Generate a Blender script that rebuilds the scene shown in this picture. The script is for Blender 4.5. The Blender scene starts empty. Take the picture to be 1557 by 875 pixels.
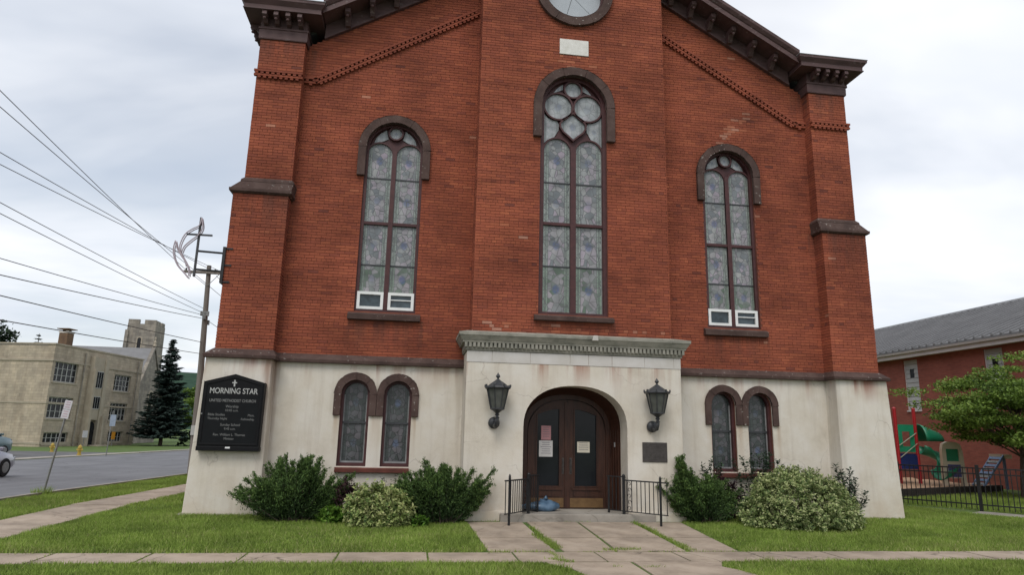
import bpy, math, random
import numpy as np
from mathutils import Vector, Matrix
from mathutils.geometry import tessellate_polygon
random.seed(7); RNG = np.random.default_rng(7)
SC = bpy.context.scene
COL = SC.collection
PI = math.pi

# ---------------------------------------------------------------- camera
cam_d = bpy.data.cameras.new("camera"); cam = bpy.data.objects.new("camera", cam_d); COL.objects.link(cam)
cam_d.sensor_width = 36.0; cam_d.lens = 1012.5 * 36.0 / 1557.0; cam_d.clip_start = 0.1; cam_d.clip_end = 5000
pit, yaw, rol = 0.2166675, -0.1398004, 0.0224738
fw = Vector((-math.sin(yaw)*math.cos(pit), math.cos(yaw)*math.cos(pit), math.sin(pit)))
rt = Vector((math.cos(yaw), math.sin(yaw), 0)); up = rt.cross(fw)
rt2 = rt*math.cos(rol) + up*math.sin(rol); up2 = -rt*math.sin(rol) + up*math.cos(rol)
mw = Matrix((( rt2.x, up2.x, -fw.x, -3.3247), (rt2.y, up2.y, -fw.y, -14.648), (rt2.z, up2.z, -fw.z, 1.65), (0,0,0,1)))
cam.matrix_world = mw
SC.camera = cam

# ---------------------------------------------------------------- sky and sun (bright overcast)
SUN_EL, SUN_AZ = 52.0, 200.0       # degrees; azimuth clockwise from +Y
W = bpy.data.worlds.new("World"); SC.world = W; W.use_nodes = True
nt = W.node_tree; nt.nodes.clear()
def wn(t, **k):
    n = nt.nodes.new(t)
    for a, b in k.items(): setattr(n, a, b)
    return n
sky = wn('ShaderNodeTexSky', sky_type='NISHITA', sun_disc=False)
sky.sun_elevation = math.radians(SUN_EL); sky.sun_rotation = math.radians(SUN_AZ); sky.air_density = 1.2; sky.dust_density = 1.5
tc = wn('ShaderNodeTexCoord'); sep = wn('ShaderNodeSeparateXYZ'); nt.links.new(tc.outputs['Generated'], sep.inputs[0])
zc = wn('ShaderNodeMath', operation='MAXIMUM'); nt.links.new(sep.outputs[2], zc.inputs[0]); zc.inputs[1].default_value = 0.0
za = wn('ShaderNodeMath', operation='ADD'); nt.links.new(zc.outputs[0], za.inputs[0]); za.inputs[1].default_value = 0.16
dx = wn('ShaderNodeMath', operation='DIVIDE'); dy = wn('ShaderNodeMath', operation='DIVIDE')
nt.links.new(sep.outputs[0], dx.inputs[0]); nt.links.new(za.outputs[0], dx.inputs[1])
nt.links.new(sep.outputs[1], dy.inputs[0]); nt.links.new(za.outputs[0], dy.inputs[1])
cmb = wn('ShaderNodeCombineXYZ'); nt.links.new(dx.outputs[0], cmb.inputs[0]); nt.links.new(dy.outputs[0], cmb.inputs[1])
mp = wn('ShaderNodeMapping'); nt.links.new(cmb.outputs[0], mp.inputs[0])
mp.inputs['Rotation'].default_value = (0, 0, 0.5); mp.inputs['Scale'].default_value = (0.55, 1.0, 1.0); mp.inputs['Location'].default_value = (3.1, 1.7, 0)
n1 = wn('ShaderNodeTexNoise'); n1.inputs['Scale'].default_value = 1.15; n1.inputs['Detail'].default_value = 5; n1.inputs['Roughness'].default_value = 0.5
n1.inputs['Distortion'].default_value = 0.4
nt.links.new(mp.outputs[0], n1.inputs['Vector'])
r1 = wn('ShaderNodeValToRGB'); nt.links.new(n1.outputs[0], r1.inputs[0])
r1.color_ramp.elements[0].position = 0.32; r1.color_ramp.elements[0].color = (0.50, 0.50, 0.50, 1)
r1.color_ramp.elements[1].position = 0.60; r1.color_ramp.elements[1].color = (0.97, 0.97, 0.97, 1)
n2 = wn('ShaderNodeTexNoise'); n2.inputs['Scale'].default_value = 1.9; n2.inputs['Detail'].default_value = 4; nt.links.new(mp.outputs[0], n2.inputs['Vector'])
r2 = wn('ShaderNodeValToRGB'); nt.links.new(n2.outputs[0], r2.inputs[0])
r2.color_ramp.elements[0].position = 0.3; r2.color_ramp.elements[0].color = (7.1, 7.55, 8.35, 1)
r2.color_ramp.elements[1].position = 0.65; r2.color_ramp.elements[1].color = (9.3, 9.45, 9.8, 1)
mx = wn('ShaderNodeMix', data_type='RGBA')
nt.links.new(r1.outputs[0], mx.inputs[0]); nt.links.new(sky.outputs[0], mx.inputs[6]); nt.links.new(r2.outputs[0], mx.inputs[7])
bg = wn('ShaderNodeBackground'); bg.inputs[1].default_value = 0.1
nt.links.new(mx.outputs[2], bg.inputs[0])
wo = wn('ShaderNodeOutputWorld'); nt.links.new(bg.outputs[0], wo.inputs[0])

sd = bpy.data.lights.new("sun", 'SUN'); sd.energy = 1.3; sd.angle = math.radians(28); sd.color = (1.0, 0.96, 0.9)
so = bpy.data.objects.new("sun", sd); COL.objects.link(so)
saz, sel = math.radians(SUN_AZ), math.radians(SUN_EL)
sdir = Vector((math.sin(saz)*math.cos(sel), math.cos(saz)*math.cos(sel), math.sin(sel)))
so.rotation_euler = sdir.to_track_quat('Z', 'Y').to_euler(); so.location = (0, -30, 40)
vs = SC.view_settings
SC.display_settings.display_device = 'sRGB'
vs.view_transform = 'Standard'; vs.look = 'None'; vs.exposure = 0.22; vs.gamma = 1.0; vs.use_curve_mapping = False
SC.render.engine = 'CYCLES'
SC.cycles.max_bounces = 6; SC.cycles.diffuse_bounces = 3; SC.cycles.glossy_bounces = 2; SC.cycles.transmission_bounces = 3
SC.cycles.use_denoising = True

# ---------------------------------------------------------------- materials
def ramp(nt, fac, stops):
    r = nt.nodes.new('ShaderNodeValToRGB'); nt.links.new(fac, r.inputs[0])
    e = r.color_ramp.elements
    while len(e) < len(stops): e.new(0.5)
    for k, (p, c) in enumerate(stops):
        e[k].position = p; e[k].color = (*c[:3], 1)
    return r.outputs[0]
def mixc(nt, fac, a, b, mode='MIX'):
    m = nt.nodes.new('ShaderNodeMix'); m.data_type = 'RGBA'; m.blend_type = mode
    for s, v in ((0, fac), (6, a), (7, b)):
        if isinstance(v, bpy.types.NodeSocket): nt.links.new(v, m.inputs[s])
        elif s == 0: m.inputs[0].default_value = v
        else: m.inputs[s].default_value = (*v[:3], 1)
    return m.outputs[2]
def math_(nt, op, a, b=None, clamp=False):
    m = nt.nodes.new('ShaderNodeMath'); m.operation = op; m.use_clamp = clamp
    for s, v in ((0, a), (1, b)):
        if v is None: continue
        if isinstance(v, bpy.types.NodeSocket): nt.links.new(v, m.inputs[s])
        else: m.inputs[s].default_value = v
    return m.outputs[0]
def noise(nt, vec, scale, detail=4, rough=0.55, stretch=None):
    if stretch:
        mpn = nt.nodes.new('ShaderNodeMapping'); nt.links.new(vec, mpn.inputs[0]); mpn.inputs['Scale'].default_value = stretch; vec = mpn.outputs[0]
    n = nt.nodes.new('ShaderNodeTexNoise'); nt.links.new(vec, n.inputs['Vector'])
    n.inputs['Scale'].default_value = scale; n.inputs['Detail'].default_value = detail; n.inputs['Roughness'].default_value = rough
    return n.outputs[0]
def base(name):
    m = bpy.data.materials.new(name); m.use_nodes = True; nt = m.node_tree
    b = nt.nodes['Principled BSDF']; b.inputs['Specular IOR Level'].default_value = 0.3
    tcn = nt.nodes.new('ShaderNodeTexCoord')
    return m, nt, b, tcn.outputs['Object']
def bump(nt, b, h, strength=0.3, dist=0.01):
    n = nt.nodes.new('ShaderNodeBump'); n.inputs['Strength'].default_value = strength; n.inputs['Distance'].default_value = dist
    nt.links.new(h, n.inputs['Height']); nt.links.new(n.outputs[0], b.inputs['Normal'])
def M(name, c1, c2=None, scale=4, rough=0.75, bmp=0.2, bscale=60, metal=0, spec=0.3, stretch=None, third=None):
    m, nt, b, oc = base(name)
    c2 = c2 or tuple(v*0.75 for v in c1)
    f = noise(nt, oc, scale, 5, 0.6, stretch)
    st = [(0.32, c2), (0.68, c1)] if third is None else [(0.28, c2), (0.5, c1), (0.74, third)]
    nt.links.new(ramp(nt, f, st), b.inputs['Base Color'])
    b.inputs['Roughness'].default_value = rough; b.inputs['Metallic'].default_value = metal; b.inputs['Specular IOR Level'].default_value = spec
    if bmp: bump(nt, b, noise(nt, oc, bscale, 3), bmp, 0.008)
    return m
def tinted(name, stops, rough=0.85, nscale=3.0, namt=0.35, translucent=0.0, bscale=0, spec=0.25, world=False):
    m, nt, b, oc = base(name)
    if world: oc = nt.nodes.new('ShaderNodeNewGeometry').outputs['Position']
    a = nt.nodes.new('ShaderNodeAttribute'); a.attribute_name = 'tint'
    c = ramp(nt, a.outputs['Fac'], stops)
    n = noise(nt, oc, nscale, 4)
    g = ramp(nt, n, [(0.3, (1-namt,)*3), (0.7, (1+namt*0.4,)*3)])
    c = mixc(nt, 1.0, c, g, 'MULTIPLY')
    if world:   # soot lying along the courses, and broad grimy areas
        g2 = ramp(nt, noise(nt, oc, 1.0, 5, 0.65, (0.7, 0.7, 11.0)), [(0.34, (0.68, 0.66, 0.68)), (0.52, (1.0, 1.0, 1.0)), (0.72, (1.08, 1.06, 1.04))])
        c = mixc(nt, 0.8, c, g2, 'MULTIPLY')
        g3 = ramp(nt, noise(nt, oc, 0.33, 4, 0.6, (1.0, 1.0, 0.7)), [(0.30, (0.70, 0.68, 0.70)), (0.5, (0.98, 0.98, 0.98)), (0.66, (1.10, 1.12, 1.10))])
        c = mixc(nt, 0.9, c, g3, 'MULTIPLY')
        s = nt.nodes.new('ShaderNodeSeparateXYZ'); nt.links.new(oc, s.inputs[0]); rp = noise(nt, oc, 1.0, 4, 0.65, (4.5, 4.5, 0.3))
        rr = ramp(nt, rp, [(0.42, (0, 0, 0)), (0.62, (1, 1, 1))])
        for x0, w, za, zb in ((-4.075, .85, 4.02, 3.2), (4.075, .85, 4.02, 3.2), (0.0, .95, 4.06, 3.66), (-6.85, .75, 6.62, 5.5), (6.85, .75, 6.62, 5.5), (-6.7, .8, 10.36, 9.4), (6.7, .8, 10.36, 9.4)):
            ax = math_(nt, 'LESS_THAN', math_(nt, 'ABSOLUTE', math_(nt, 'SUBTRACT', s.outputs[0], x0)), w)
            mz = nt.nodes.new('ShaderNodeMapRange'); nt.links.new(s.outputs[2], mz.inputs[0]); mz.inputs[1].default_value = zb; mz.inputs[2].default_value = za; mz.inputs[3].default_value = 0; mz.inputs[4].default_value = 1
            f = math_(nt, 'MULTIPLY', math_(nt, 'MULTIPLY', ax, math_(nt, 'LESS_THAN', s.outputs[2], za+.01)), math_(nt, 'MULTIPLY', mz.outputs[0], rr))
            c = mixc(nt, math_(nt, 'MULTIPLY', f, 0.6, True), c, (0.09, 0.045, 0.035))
    nt.links.new(c, b.inputs['Base Color']); b.inputs['Roughness'].default_value = rough; b.inputs['Specular IOR Level'].default_value = spec
    if bscale: bump(nt, b, noise(nt, oc, bscale, 3), 0.35, 0.004)
    if translucent:
        t = nt.nodes.new('ShaderNodeBsdfTranslucent'); nt.links.new(c, t.inputs[0])
        ms = nt.nodes.new('ShaderNodeMixShader'); ms.inputs[0].default_value = translucent
        o = nt.nodes['Material Output']
        nt.links.new(b.outputs[0], ms.inputs[1]); nt.links.new(t.outputs[0], ms.inputs[2]); nt.links.new(ms.outputs[0], o.inputs[0])
    return m

def wear(m, scale, amt, col, width=0.006, stain=0.25, sscale=0.7):
    """hairline cracks plus broad stains over an existing material"""
    nt = m.node_tree; b = nt.nodes['Principled BSDF']; src = b.inputs['Base Color'].links[0].from_socket
    oc = nt.nodes.new('ShaderNodeNewGeometry').outputs['Position']
    wv = nt.nodes.new('ShaderNodeVectorMath'); wv.operation = 'MULTIPLY_ADD'; nz = nt.nodes.new('ShaderNodeTexNoise'); nt.links.new(oc, nz.inputs['Vector']); nz.inputs['Scale'].default_value = scale*2.5; nz.inputs['Detail'].default_value = 4
    nt.links.new(nz.outputs['Color'], wv.inputs[0]); wv.inputs[1].default_value = (0.5/scale,)*3; nt.links.new(oc, wv.inputs[2])
    vc = nt.nodes.new('ShaderNodeTexVoronoi'); vc.feature = 'DISTANCE_TO_EDGE'; vc.inputs['Scale'].default_value = scale; nt.links.new(wv.outputs[0], vc.inputs['Vector'])
    ck = ramp(nt, vc.outputs[0], [(width*0.3, (1, 1, 1)), (width*1.6, (0, 0, 0))])
    km = ramp(nt, noise(nt, oc, scale*0.9, 3), [(0.44, (0, 0, 0)), (0.56, (1, 1, 1))])
    c = mixc(nt, math_(nt, 'MULTIPLY', math_(nt, 'MULTIPLY', ck, km), amt), src, col)
    st = ramp(nt, noise(nt, oc, sscale, 5, 0.65), [(0.34, (1-stain,)*3), (0.56, (1, 1, 1)), (0.75, (1+stain*.3,)*3)])
    sp = ramp(nt, noise(nt, oc, 26, 2), [(0.66, (1, 1, 1)), (0.74, (0.72, 0.70, 0.68))])
    c = mixc(nt, 1.0, mixc(nt, 1.0, c, st, 'MULTIPLY'), sp, 'MULTIPLY')
    nt.links.new(c, b.inputs['Base Color'])
MAT = {}
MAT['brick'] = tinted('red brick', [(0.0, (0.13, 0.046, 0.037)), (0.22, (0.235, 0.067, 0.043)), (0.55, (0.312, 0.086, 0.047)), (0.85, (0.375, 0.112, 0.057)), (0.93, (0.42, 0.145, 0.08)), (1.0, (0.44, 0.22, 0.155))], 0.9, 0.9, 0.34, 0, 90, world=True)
MAT['mortar'] = M('weathered mortar', (0.215, 0.080, 0.053), (0.155, 0.056, 0.039), 2.0, 0.95, 0.2, 50)
MAT['brownstone'] = M('brownstone', (0.076, 0.046, 0.039), (0.048, 0.030, 0.026), 3.2, 0.85, 0.5, 45, third=(0.105, 0.070, 0.060))
MAT['redstone'] = M('red sandstone', (0.15, 0.048, 0.034), (0.095, 0.033, 0.026), 6, 0.85, 0.35, 50)
MAT['wood_trim'] = M('dark maroon painted wood', (0.115, 0.066, 0.064), (0.07, 0.040, 0.040), 3, 0.6, 0.2, 40, stretch=(0.6, 0.6, 3.0))
MAT['sash'] = M('maroon painted sash', (0.085, 0.032, 0.032), (0.055, 0.022, 0.023), 9, 0.5, 0.1, 60)
MAT['white_pvc'] = M('white vinyl', (0.80, 0.80, 0.79), (0.70, 0.70, 0.69), 6, 0.4, 0)
MAT['iron'] = M('black painted iron', (0.022, 0.022, 0.024), (0.012, 0.012, 0.013), 9, 0.45, 0.15, 80, spec=0.4)
MAT['dark_iron'] = M('weathered lantern iron', (0.045, 0.047, 0.052), (0.022, 0.023, 0.026), 12, 0.45, 0.25, 70, spec=0.5)
MAT['bronze'] = M('dark bronze', (0.085, 0.075, 0.07), (0.055, 0.048, 0.045), 14, 0.5, 0.4, 40, metal=0.3)
MAT['lead'] = M('weathered metal cap', (0.30, 0.30, 0.30), (0.18, 0.18, 0.18), 5, 0.6, 0.2, 30)
MAT['white_stone'] = M('white marble', (0.74, 0.72, 0.68), (0.62, 0.60, 0.55), 8, 0.6, 0.1, 40)
MAT['roof_slate'] = M('dark slate', (0.10, 0.10, 0.105), (0.06, 0.06, 0.065), 3, 0.8, 0.3, 20)

def flecks(m, col, lo, scale, amt):
    nt = m.node_tree; b = nt.nodes['Principled BSDF']; src = b.inputs['Base Color'].links[0].from_socket
    oc = nt.nodes.new('ShaderNodeNewGeometry').outputs['Position']
    f = math_(nt, 'MULTIPLY', ramp(nt, noise(nt, oc, scale, 2, 0.5), [(lo, (0, 0, 0)), (lo+.05, (1, 1, 1))]), ramp(nt, noise(nt, oc, 1.1, 3), [(0.42, (0, 0, 0)), (0.6, (1, 1, 1))]))
    nt.links.new(mixc(nt, math_(nt, 'MULTIPLY', f, amt), src, col), b.inputs['Base Color'])
flecks(MAT['brownstone'], (0.34, 0.31, 0.28), 0.66, 17, 0.8)
flecks(MAT['wood_trim'], (0.19, 0.15, 0.145), 0.63, 11, 0.6)
def stucco():
    m, nt, b, oc = base('stained cream stucco')
    s = nt.nodes.new('ShaderNodeSeparateXYZ'); nt.links.new(oc, s.inputs[0])
    n = noise(nt, oc, 1.3, 6, 0.62)
    c = ramp(nt, n, [(0.28, (0.52, 0.465, 0.385)), (0.45, (0.61, 0.555, 0.47)), (0.62, (0.655, 0.61, 0.54)), (0.8, (0.68, 0.64, 0.58))])
    # long vertical run-off streaks
    st = noise(nt, oc, 1.0, 5, 0.7, (5.0, 5.0, 0.35))
    stf = ramp(nt, st, [(0.50, (0, 0, 0)), (0.72, (1, 1, 1))])
    c = mixc(nt, math_(nt, 'MULTIPLY', stf, 0.5), c, (0.46, 0.40, 0.33))
    # rust coming down from the water table, in patches
    top = nt.nodes.new('ShaderNodeMapRange'); nt.links.new(s.outputs[2], top.inputs[0])
    top.inputs[1].default_value = 2.45; top.inputs[2].default_value = 3.06; top.inputs[3].default_value = 0.0; top.inputs[4].default_value = 1.0
    rp = noise(nt, oc, 1.0, 4, 0.6, (3.2, 3.2, 0.25))
    rf = ramp(nt, rp, [(0.50, (0, 0, 0)), (0.66, (1, 1, 1))])
    t2 = math_(nt, 'POWER', top.outputs[0], 1.6)
    c = mixc(nt, math_(nt, 'MULTIPLY', math_(nt, 'MULTIPLY', rf, t2), 0.75, True), c, (0.33, 0.15, 0.10))
    # grey bloom and ochre soil splash with ragged edges
    lo = nt.nodes.new('ShaderNodeMapRange'); nt.links.new(s.outputs[2], lo.inputs[0])
    lo.inputs[1].default_value = 0.9; lo.inputs[2].default_value = 0.05; lo.inputs[3].default_value = 0.0; lo.inputs[4].default_value = 1.0
    ln = ramp(nt, noise(nt, oc, 2.4, 5, 0.65), [(0.38, (0, 0, 0)), (0.65, (1, 1, 1))])
    c = mixc(nt, math_(nt, 'MULTIPLY', math_(nt, 'MULTIPLY', lo.outputs[0], ln), 0.6, True), c, (0.52, 0.42, 0.31))
    # rust and soot runs that start at particular spots
    def run(x0, w, za, zb, colr, amt):
        global_c = None
        ax = math_(nt, 'ABSOLUTE', math_(nt, 'SUBTRACT', math_(nt, 'ADD', s.outputs[0], math_(nt, 'MULTIPLY', math_(nt, 'SUBTRACT', rp, 0.5), 0.5)), x0))
        mr = nt.nodes.new('ShaderNodeMapRange'); nt.links.new(ax, mr.inputs[0]); mr.inputs[1].default_value = w; mr.inputs[2].default_value = w*0.15; mr.inputs[3].default_value = 0; mr.inputs[4].default_value = 1
        mz = nt.nodes.new('ShaderNodeMapRange'); nt.links.new(s.outputs[2], mz.inputs[0]); mz.inputs[1].default_value = zb; mz.inputs[2].default_value = za; mz.inputs[3].default_value = 0; mz.inputs[4].default_value = 1
        me_ = nt.nodes.new('ShaderNodeMath'); me_.operation = 'LESS_THAN'; nt.links.new(s.outputs[2], me_.inputs[0]); me_.inputs[1].default_value = za+.02
        f = math_(nt, 'MULTIPLY', math_(nt, 'MULTIPLY', mr.outputs[0], math_(nt, 'POWER', mz.outputs[0], 1.3)), math_(nt, 'MULTIPLY', me_.outputs[0], amt), True)
        return mixc(nt, f, c, colr)
    for q in ((6.78, .10, 3.05, 2.62, (.25, .09, .06), .95), (7.12, .26, 3.05, 2.45, (.25, .09, .06), .9), (-6.62, .15, 3.05, 2.72, (.30, .11, .08), .8), (-6.27, .10, 3.05, .3, (.25, .15, .105), .8),
              (-4.12, .06, 3.03, 2.72, (.30, .14, .10), .7), (4.0, .12, 3.03, 2.75, (.30, .16, .12), .4), (-4.95, .09, 1.94, .95, (.38, .27, .17), .65), (-3.32, .09, 1.94, .95, (.38, .27, .17), .65), (4.97, .09, 1.94, .9, (.40, .28, .18), .6), (3.30, .09, 1.94, .95, (.40, .28, .18), .5),
              (-4.12, .14, 1.94, .95, (.42, .30, .20), .5), (4.12, .14, 1.94, .95, (.42, .30, .20), .6), (6.26, .08, 3.05, .4, (.36, .32, .27), .55), (-2.38, .10, 3.0, .4, (.40, .34, .27), .5), (2.36, .12, 3.0, .3, (.40, .34, .27), .6)):
        c = run(*q)
    # fine specks
    sp = ramp(nt, noise(nt, oc, 38, 2), [(0.66, (0, 0, 0)), (0.74, (1, 1, 1))])
    c = mixc(nt, math_(nt, 'MULTIPLY', sp, 0.22), c, (0.36, 0.32, 0.28))
    # hairline cracks and patched areas
    wv = nt.nodes.new('ShaderNodeVectorMath'); wv.operation = 'MULTIPLY_ADD'; nz = nt.nodes.new('ShaderNodeTexNoise'); nt.links.new(oc, nz.inputs['Vector']); nz.inputs['Scale'].default_value = 2.2; nz.inputs['Detail'].default_value = 4
    nt.links.new(nz.outputs['Color'], wv.inputs[0]); wv.inputs[1].default_value = (0.7, 0.7, 0.7); nt.links.new(oc, wv.inputs[2])
    vc = nt.nodes.new('ShaderNodeTexVoronoi'); vc.feature = 'DISTANCE_TO_EDGE'; vc.inputs['Scale'].default_value = 0.75; nt.links.new(wv.outputs[0], vc.inputs['Vector'])
    ck = ramp(nt, vc.outputs[0], [(0.002, (1, 1, 1)), (0.0085, (0, 0, 0))])
    km = ramp(nt, noise(nt, oc, 0.8, 3), [(0.46, (0, 0, 0)), (0.6, (1, 1, 1))])
    c = mixc(nt, math_(nt, 'MULTIPLY', math_(nt, 'MULTIPLY', ck, km), 0.45), c, (0.27, 0.22, 0.18))
    nt.links.new(c, b.inputs['Base Color']); b.inputs['Roughness'].default_value = 0.9
    bump(nt, b, math_(nt, 'ADD', noise(nt, oc, 70, 3), math_(nt, 'MULTIPLY', noise(nt, oc, 3, 2), 2.5)), 0.28, 0.012)
    return m
MAT['stucco'] = stucco()
def stone_cornice():
    m, nt, b, oc = base('mossy limestone')
    n = noise(nt, oc, 3.0, 6, 0.65, (1, 1, 2.0))
    c = ramp(nt, n, [(0.3, (0.15, 0.147, 0.125)), (0.5, (0.265, 0.255, 0.215)), (0.7, (0.375, 0.35, 0.30)), (0.85, (0.48, 0.455, 0.41))])
    nt.links.new(c, b.inputs['Base Color']); b.inputs['Roughness'].default_value = 0.9
    bump(nt, b, noise(nt, oc, 40, 3), 0.3, 0.01)
    return m
MAT['cornice_stone'] = stone_cornice()
MAT['frieze_stone'] = M('pale limestone block', (0.60, 0.575, 0.55), (0.50, 0.47, 0.43), 2.2, 0.85, 0.2, 50)

def stained(name, border, field, dark, medal, lead, mott, rough=0.22):
    m, nt, b, oc = base(name)
    uvn = nt.nodes.new('ShaderNodeTexCoord'); uv = uvn.outputs['UV']
    s = nt.nodes.new('ShaderNodeSeparateXYZ'); nt.links.new(uv, s.inputs[0])
    oi = nt.nodes.new('ShaderNodeObjectInfo')
    off = nt.nodes.new('ShaderNodeVectorMath'); off.operation = 'MULTIPLY_ADD'
    cb = nt.nodes.new('ShaderNodeCombineXYZ'); nt.links.new(oi.outputs['Random'], cb.inputs[0]); nt.links.new(oi.outputs['Random'], cb.inputs[1])
    nt.links.new(cb.outputs[0], off.inputs[0]); off.inputs[1].default_value = (17, 31, 0); nt.links.new(uv, off.inputs[2])
    v = nt.nodes.new('ShaderNodeTexVoronoi'); v.inputs['Scale'].default_value = 2.3; nt.links.new(off.outputs[0], v.inputs['Vector'])
    e = nt.nodes.new('ShaderNodeTexVoronoi'); e.feature = 'DISTANCE_TO_EDGE'; e.inputs['Scale'].default_value = 2.3; nt.links.new(off.outputs[0], e.inputs['Vector'])
    sv = nt.nodes.new('ShaderNodeSeparateColor'); nt.links.new(v.outputs['Color'], sv.inputs[0])
    c = ramp(nt, sv.outputs[0], [(0.1, dark), (0.45, field), (0.8, mott), (1.0, field)])
    # central medallion
    v2 = nt.nodes.new('ShaderNodeVectorMath'); v2.operation = 'MULTIPLY'; nt.links.new(uv, v2.inputs[0]); v2.inputs[1].default_value = (1, 0.8, 0)
    ln = nt.nodes.new('ShaderNodeVectorMath'); ln.operation = 'LENGTH'; nt.links.new(v2.outputs[0], ln.inputs[0])
    md = ramp(nt, ln.outputs['Value'], [(0.08, (1, 1, 1)), (0.18, (1, 1, 1)), (0.34, (0, 0, 0))])
    mk = math_(nt, 'MULTIPLY', md, ramp(nt, oi.outputs['Random'], [(0.30, (0.35,)*3), (0.5, (1, 1, 1))]))
    c = mixc(nt, math_(nt, 'MULTIPLY', mk, 0.75), c, medal)
    # border strips
    au = math_(nt, 'ABSOLUTE', s.outputs[0])
    bd = ramp(nt, au, [(0.585, (0, 0, 0)), (0.60, (1, 1, 1))])
    bw = nt.nodes.new('ShaderNodeTexWave'); bw.wave_type = 'BANDS'; bw.bands_direction = 'Y'; bw.inputs['Scale'].default_value = 1.5; bw.inputs['Distortion'].default_value = 2.0
    nt.links.new(off.outputs[0], bw.inputs['Vector'])
    bd2 = ramp(nt, au, [(0.60, tuple(x*1.28 for x in border)), (0.675, tuple(x*1.28 for x in border)), (0.69, tuple(x*0.42 for x in border)), (0.85, tuple(x*0.50 for x in border)), (0.87, tuple(x*1.0 for x in border))])
    bc = mixc(nt, math_(nt, 'MULTIPLY', bw.outputs['Fac'], 0.5), bd2, tuple(x*0.55 for x in border))
    c = mixc(nt, math_(nt, 'MULTIPLY', bd, 0.85), c, bc)
    lb = ramp(nt, math_(nt, 'ABSOLUTE', math_(nt, 'SUBTRACT', au, 0.62)), [(0.018, (1, 1, 1)), (0.035, (0, 0, 0))])
    le = ramp(nt, e.outputs[0], [(0.022, (1, 1, 1)), (0.05, (0, 0, 0))])
    c = mixc(nt, math_(nt, 'MAXIMUM', lb, math_(nt, 'MULTIPLY', le, 0.9)), c, lead)
    c = mixc(nt, 1.0, c, ramp(nt, noise(nt, oc, 3.5, 4), [(0.3, (0.60,)*3), (0.7, (1.18,)*3)]), 'MULTIPLY')
    nt.links.new(c, b.inputs['Base Color']); b.inputs['Roughness'].default_value = rough; b.inputs['Specular IOR Level'].default_value = 0.5
    bump(nt, b, math_(nt, 'ADD', e.outputs[0], noise(nt, oc, 9, 2)), 0.12, 0.01)
    return m
MAT['glass_up'] = stained('pale stained glass', (0.36, 0.42, 0.37), (0.29, 0.295, 0.29), (0.16, 0.175, 0.185), (0.085, 0.11, 0.21), (0.10, 0.105, 0.105), (0.31, 0.265, 0.31))
MAT['glass_pale'] = stained('pale grey leaded glass', (0.33, 0.36, 0.355), (0.36, 0.38, 0.385), (0.31, 0.33, 0.34), (0.19, 0.21, 0.27), (0.22, 0.23, 0.23), (0.35, 0.345, 0.36))
MAT['glass_mid'] = stained('pictorial stained glass', (0.27, 0.36, 0.28), (0.22, 0.23, 0.23), (0.10, 0.14, 0.10), (0.07, 0.10, 0.22), (0.12, 0.125, 0.12), (0.30, 0.27, 0.29))
MAT['glass_low'] = stained('dim stained glass', (0.075, 0.095, 0.09), (0.085, 0.09, 0.095), (0.045, 0.055, 0.05), (0.09, 0.12, 0.20), (0.022, 0.022, 0.024), (0.115, 0.105, 0.115), 0.25)
MAT['glass_plain'] = M('frosted glass', (0.46, 0.49, 0.52), (0.40, 0.43, 0.46), 2, 0.25, 0, spec=0.5)
MAT['glass_dark'] = M('dark window glass', (0.016, 0.018, 0.021), (0.010, 0.011, 0.013), 2, 0.12, 0, spec=0.22)
MAT['glass_vent'] = M('vent glass', (0.06, 0.085, 0.10), (0.02, 0.03, 0.035), 6, 0.1, 0, spec=0.5)
MAT['oak'] = M('dark varnished oak', (0.062, 0.025, 0.015), (0.028, 0.012, 0.008), 3.5, 0.42, 0.15, 60, stretch=(6, 6, 0.8))
MAT['kick'] = M('worn brass kick plate', (0.21, 0.125, 0.055), (0.13, 0.075, 0.035), 5, 0.5, 0.1, 40, metal=0.35)

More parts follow.
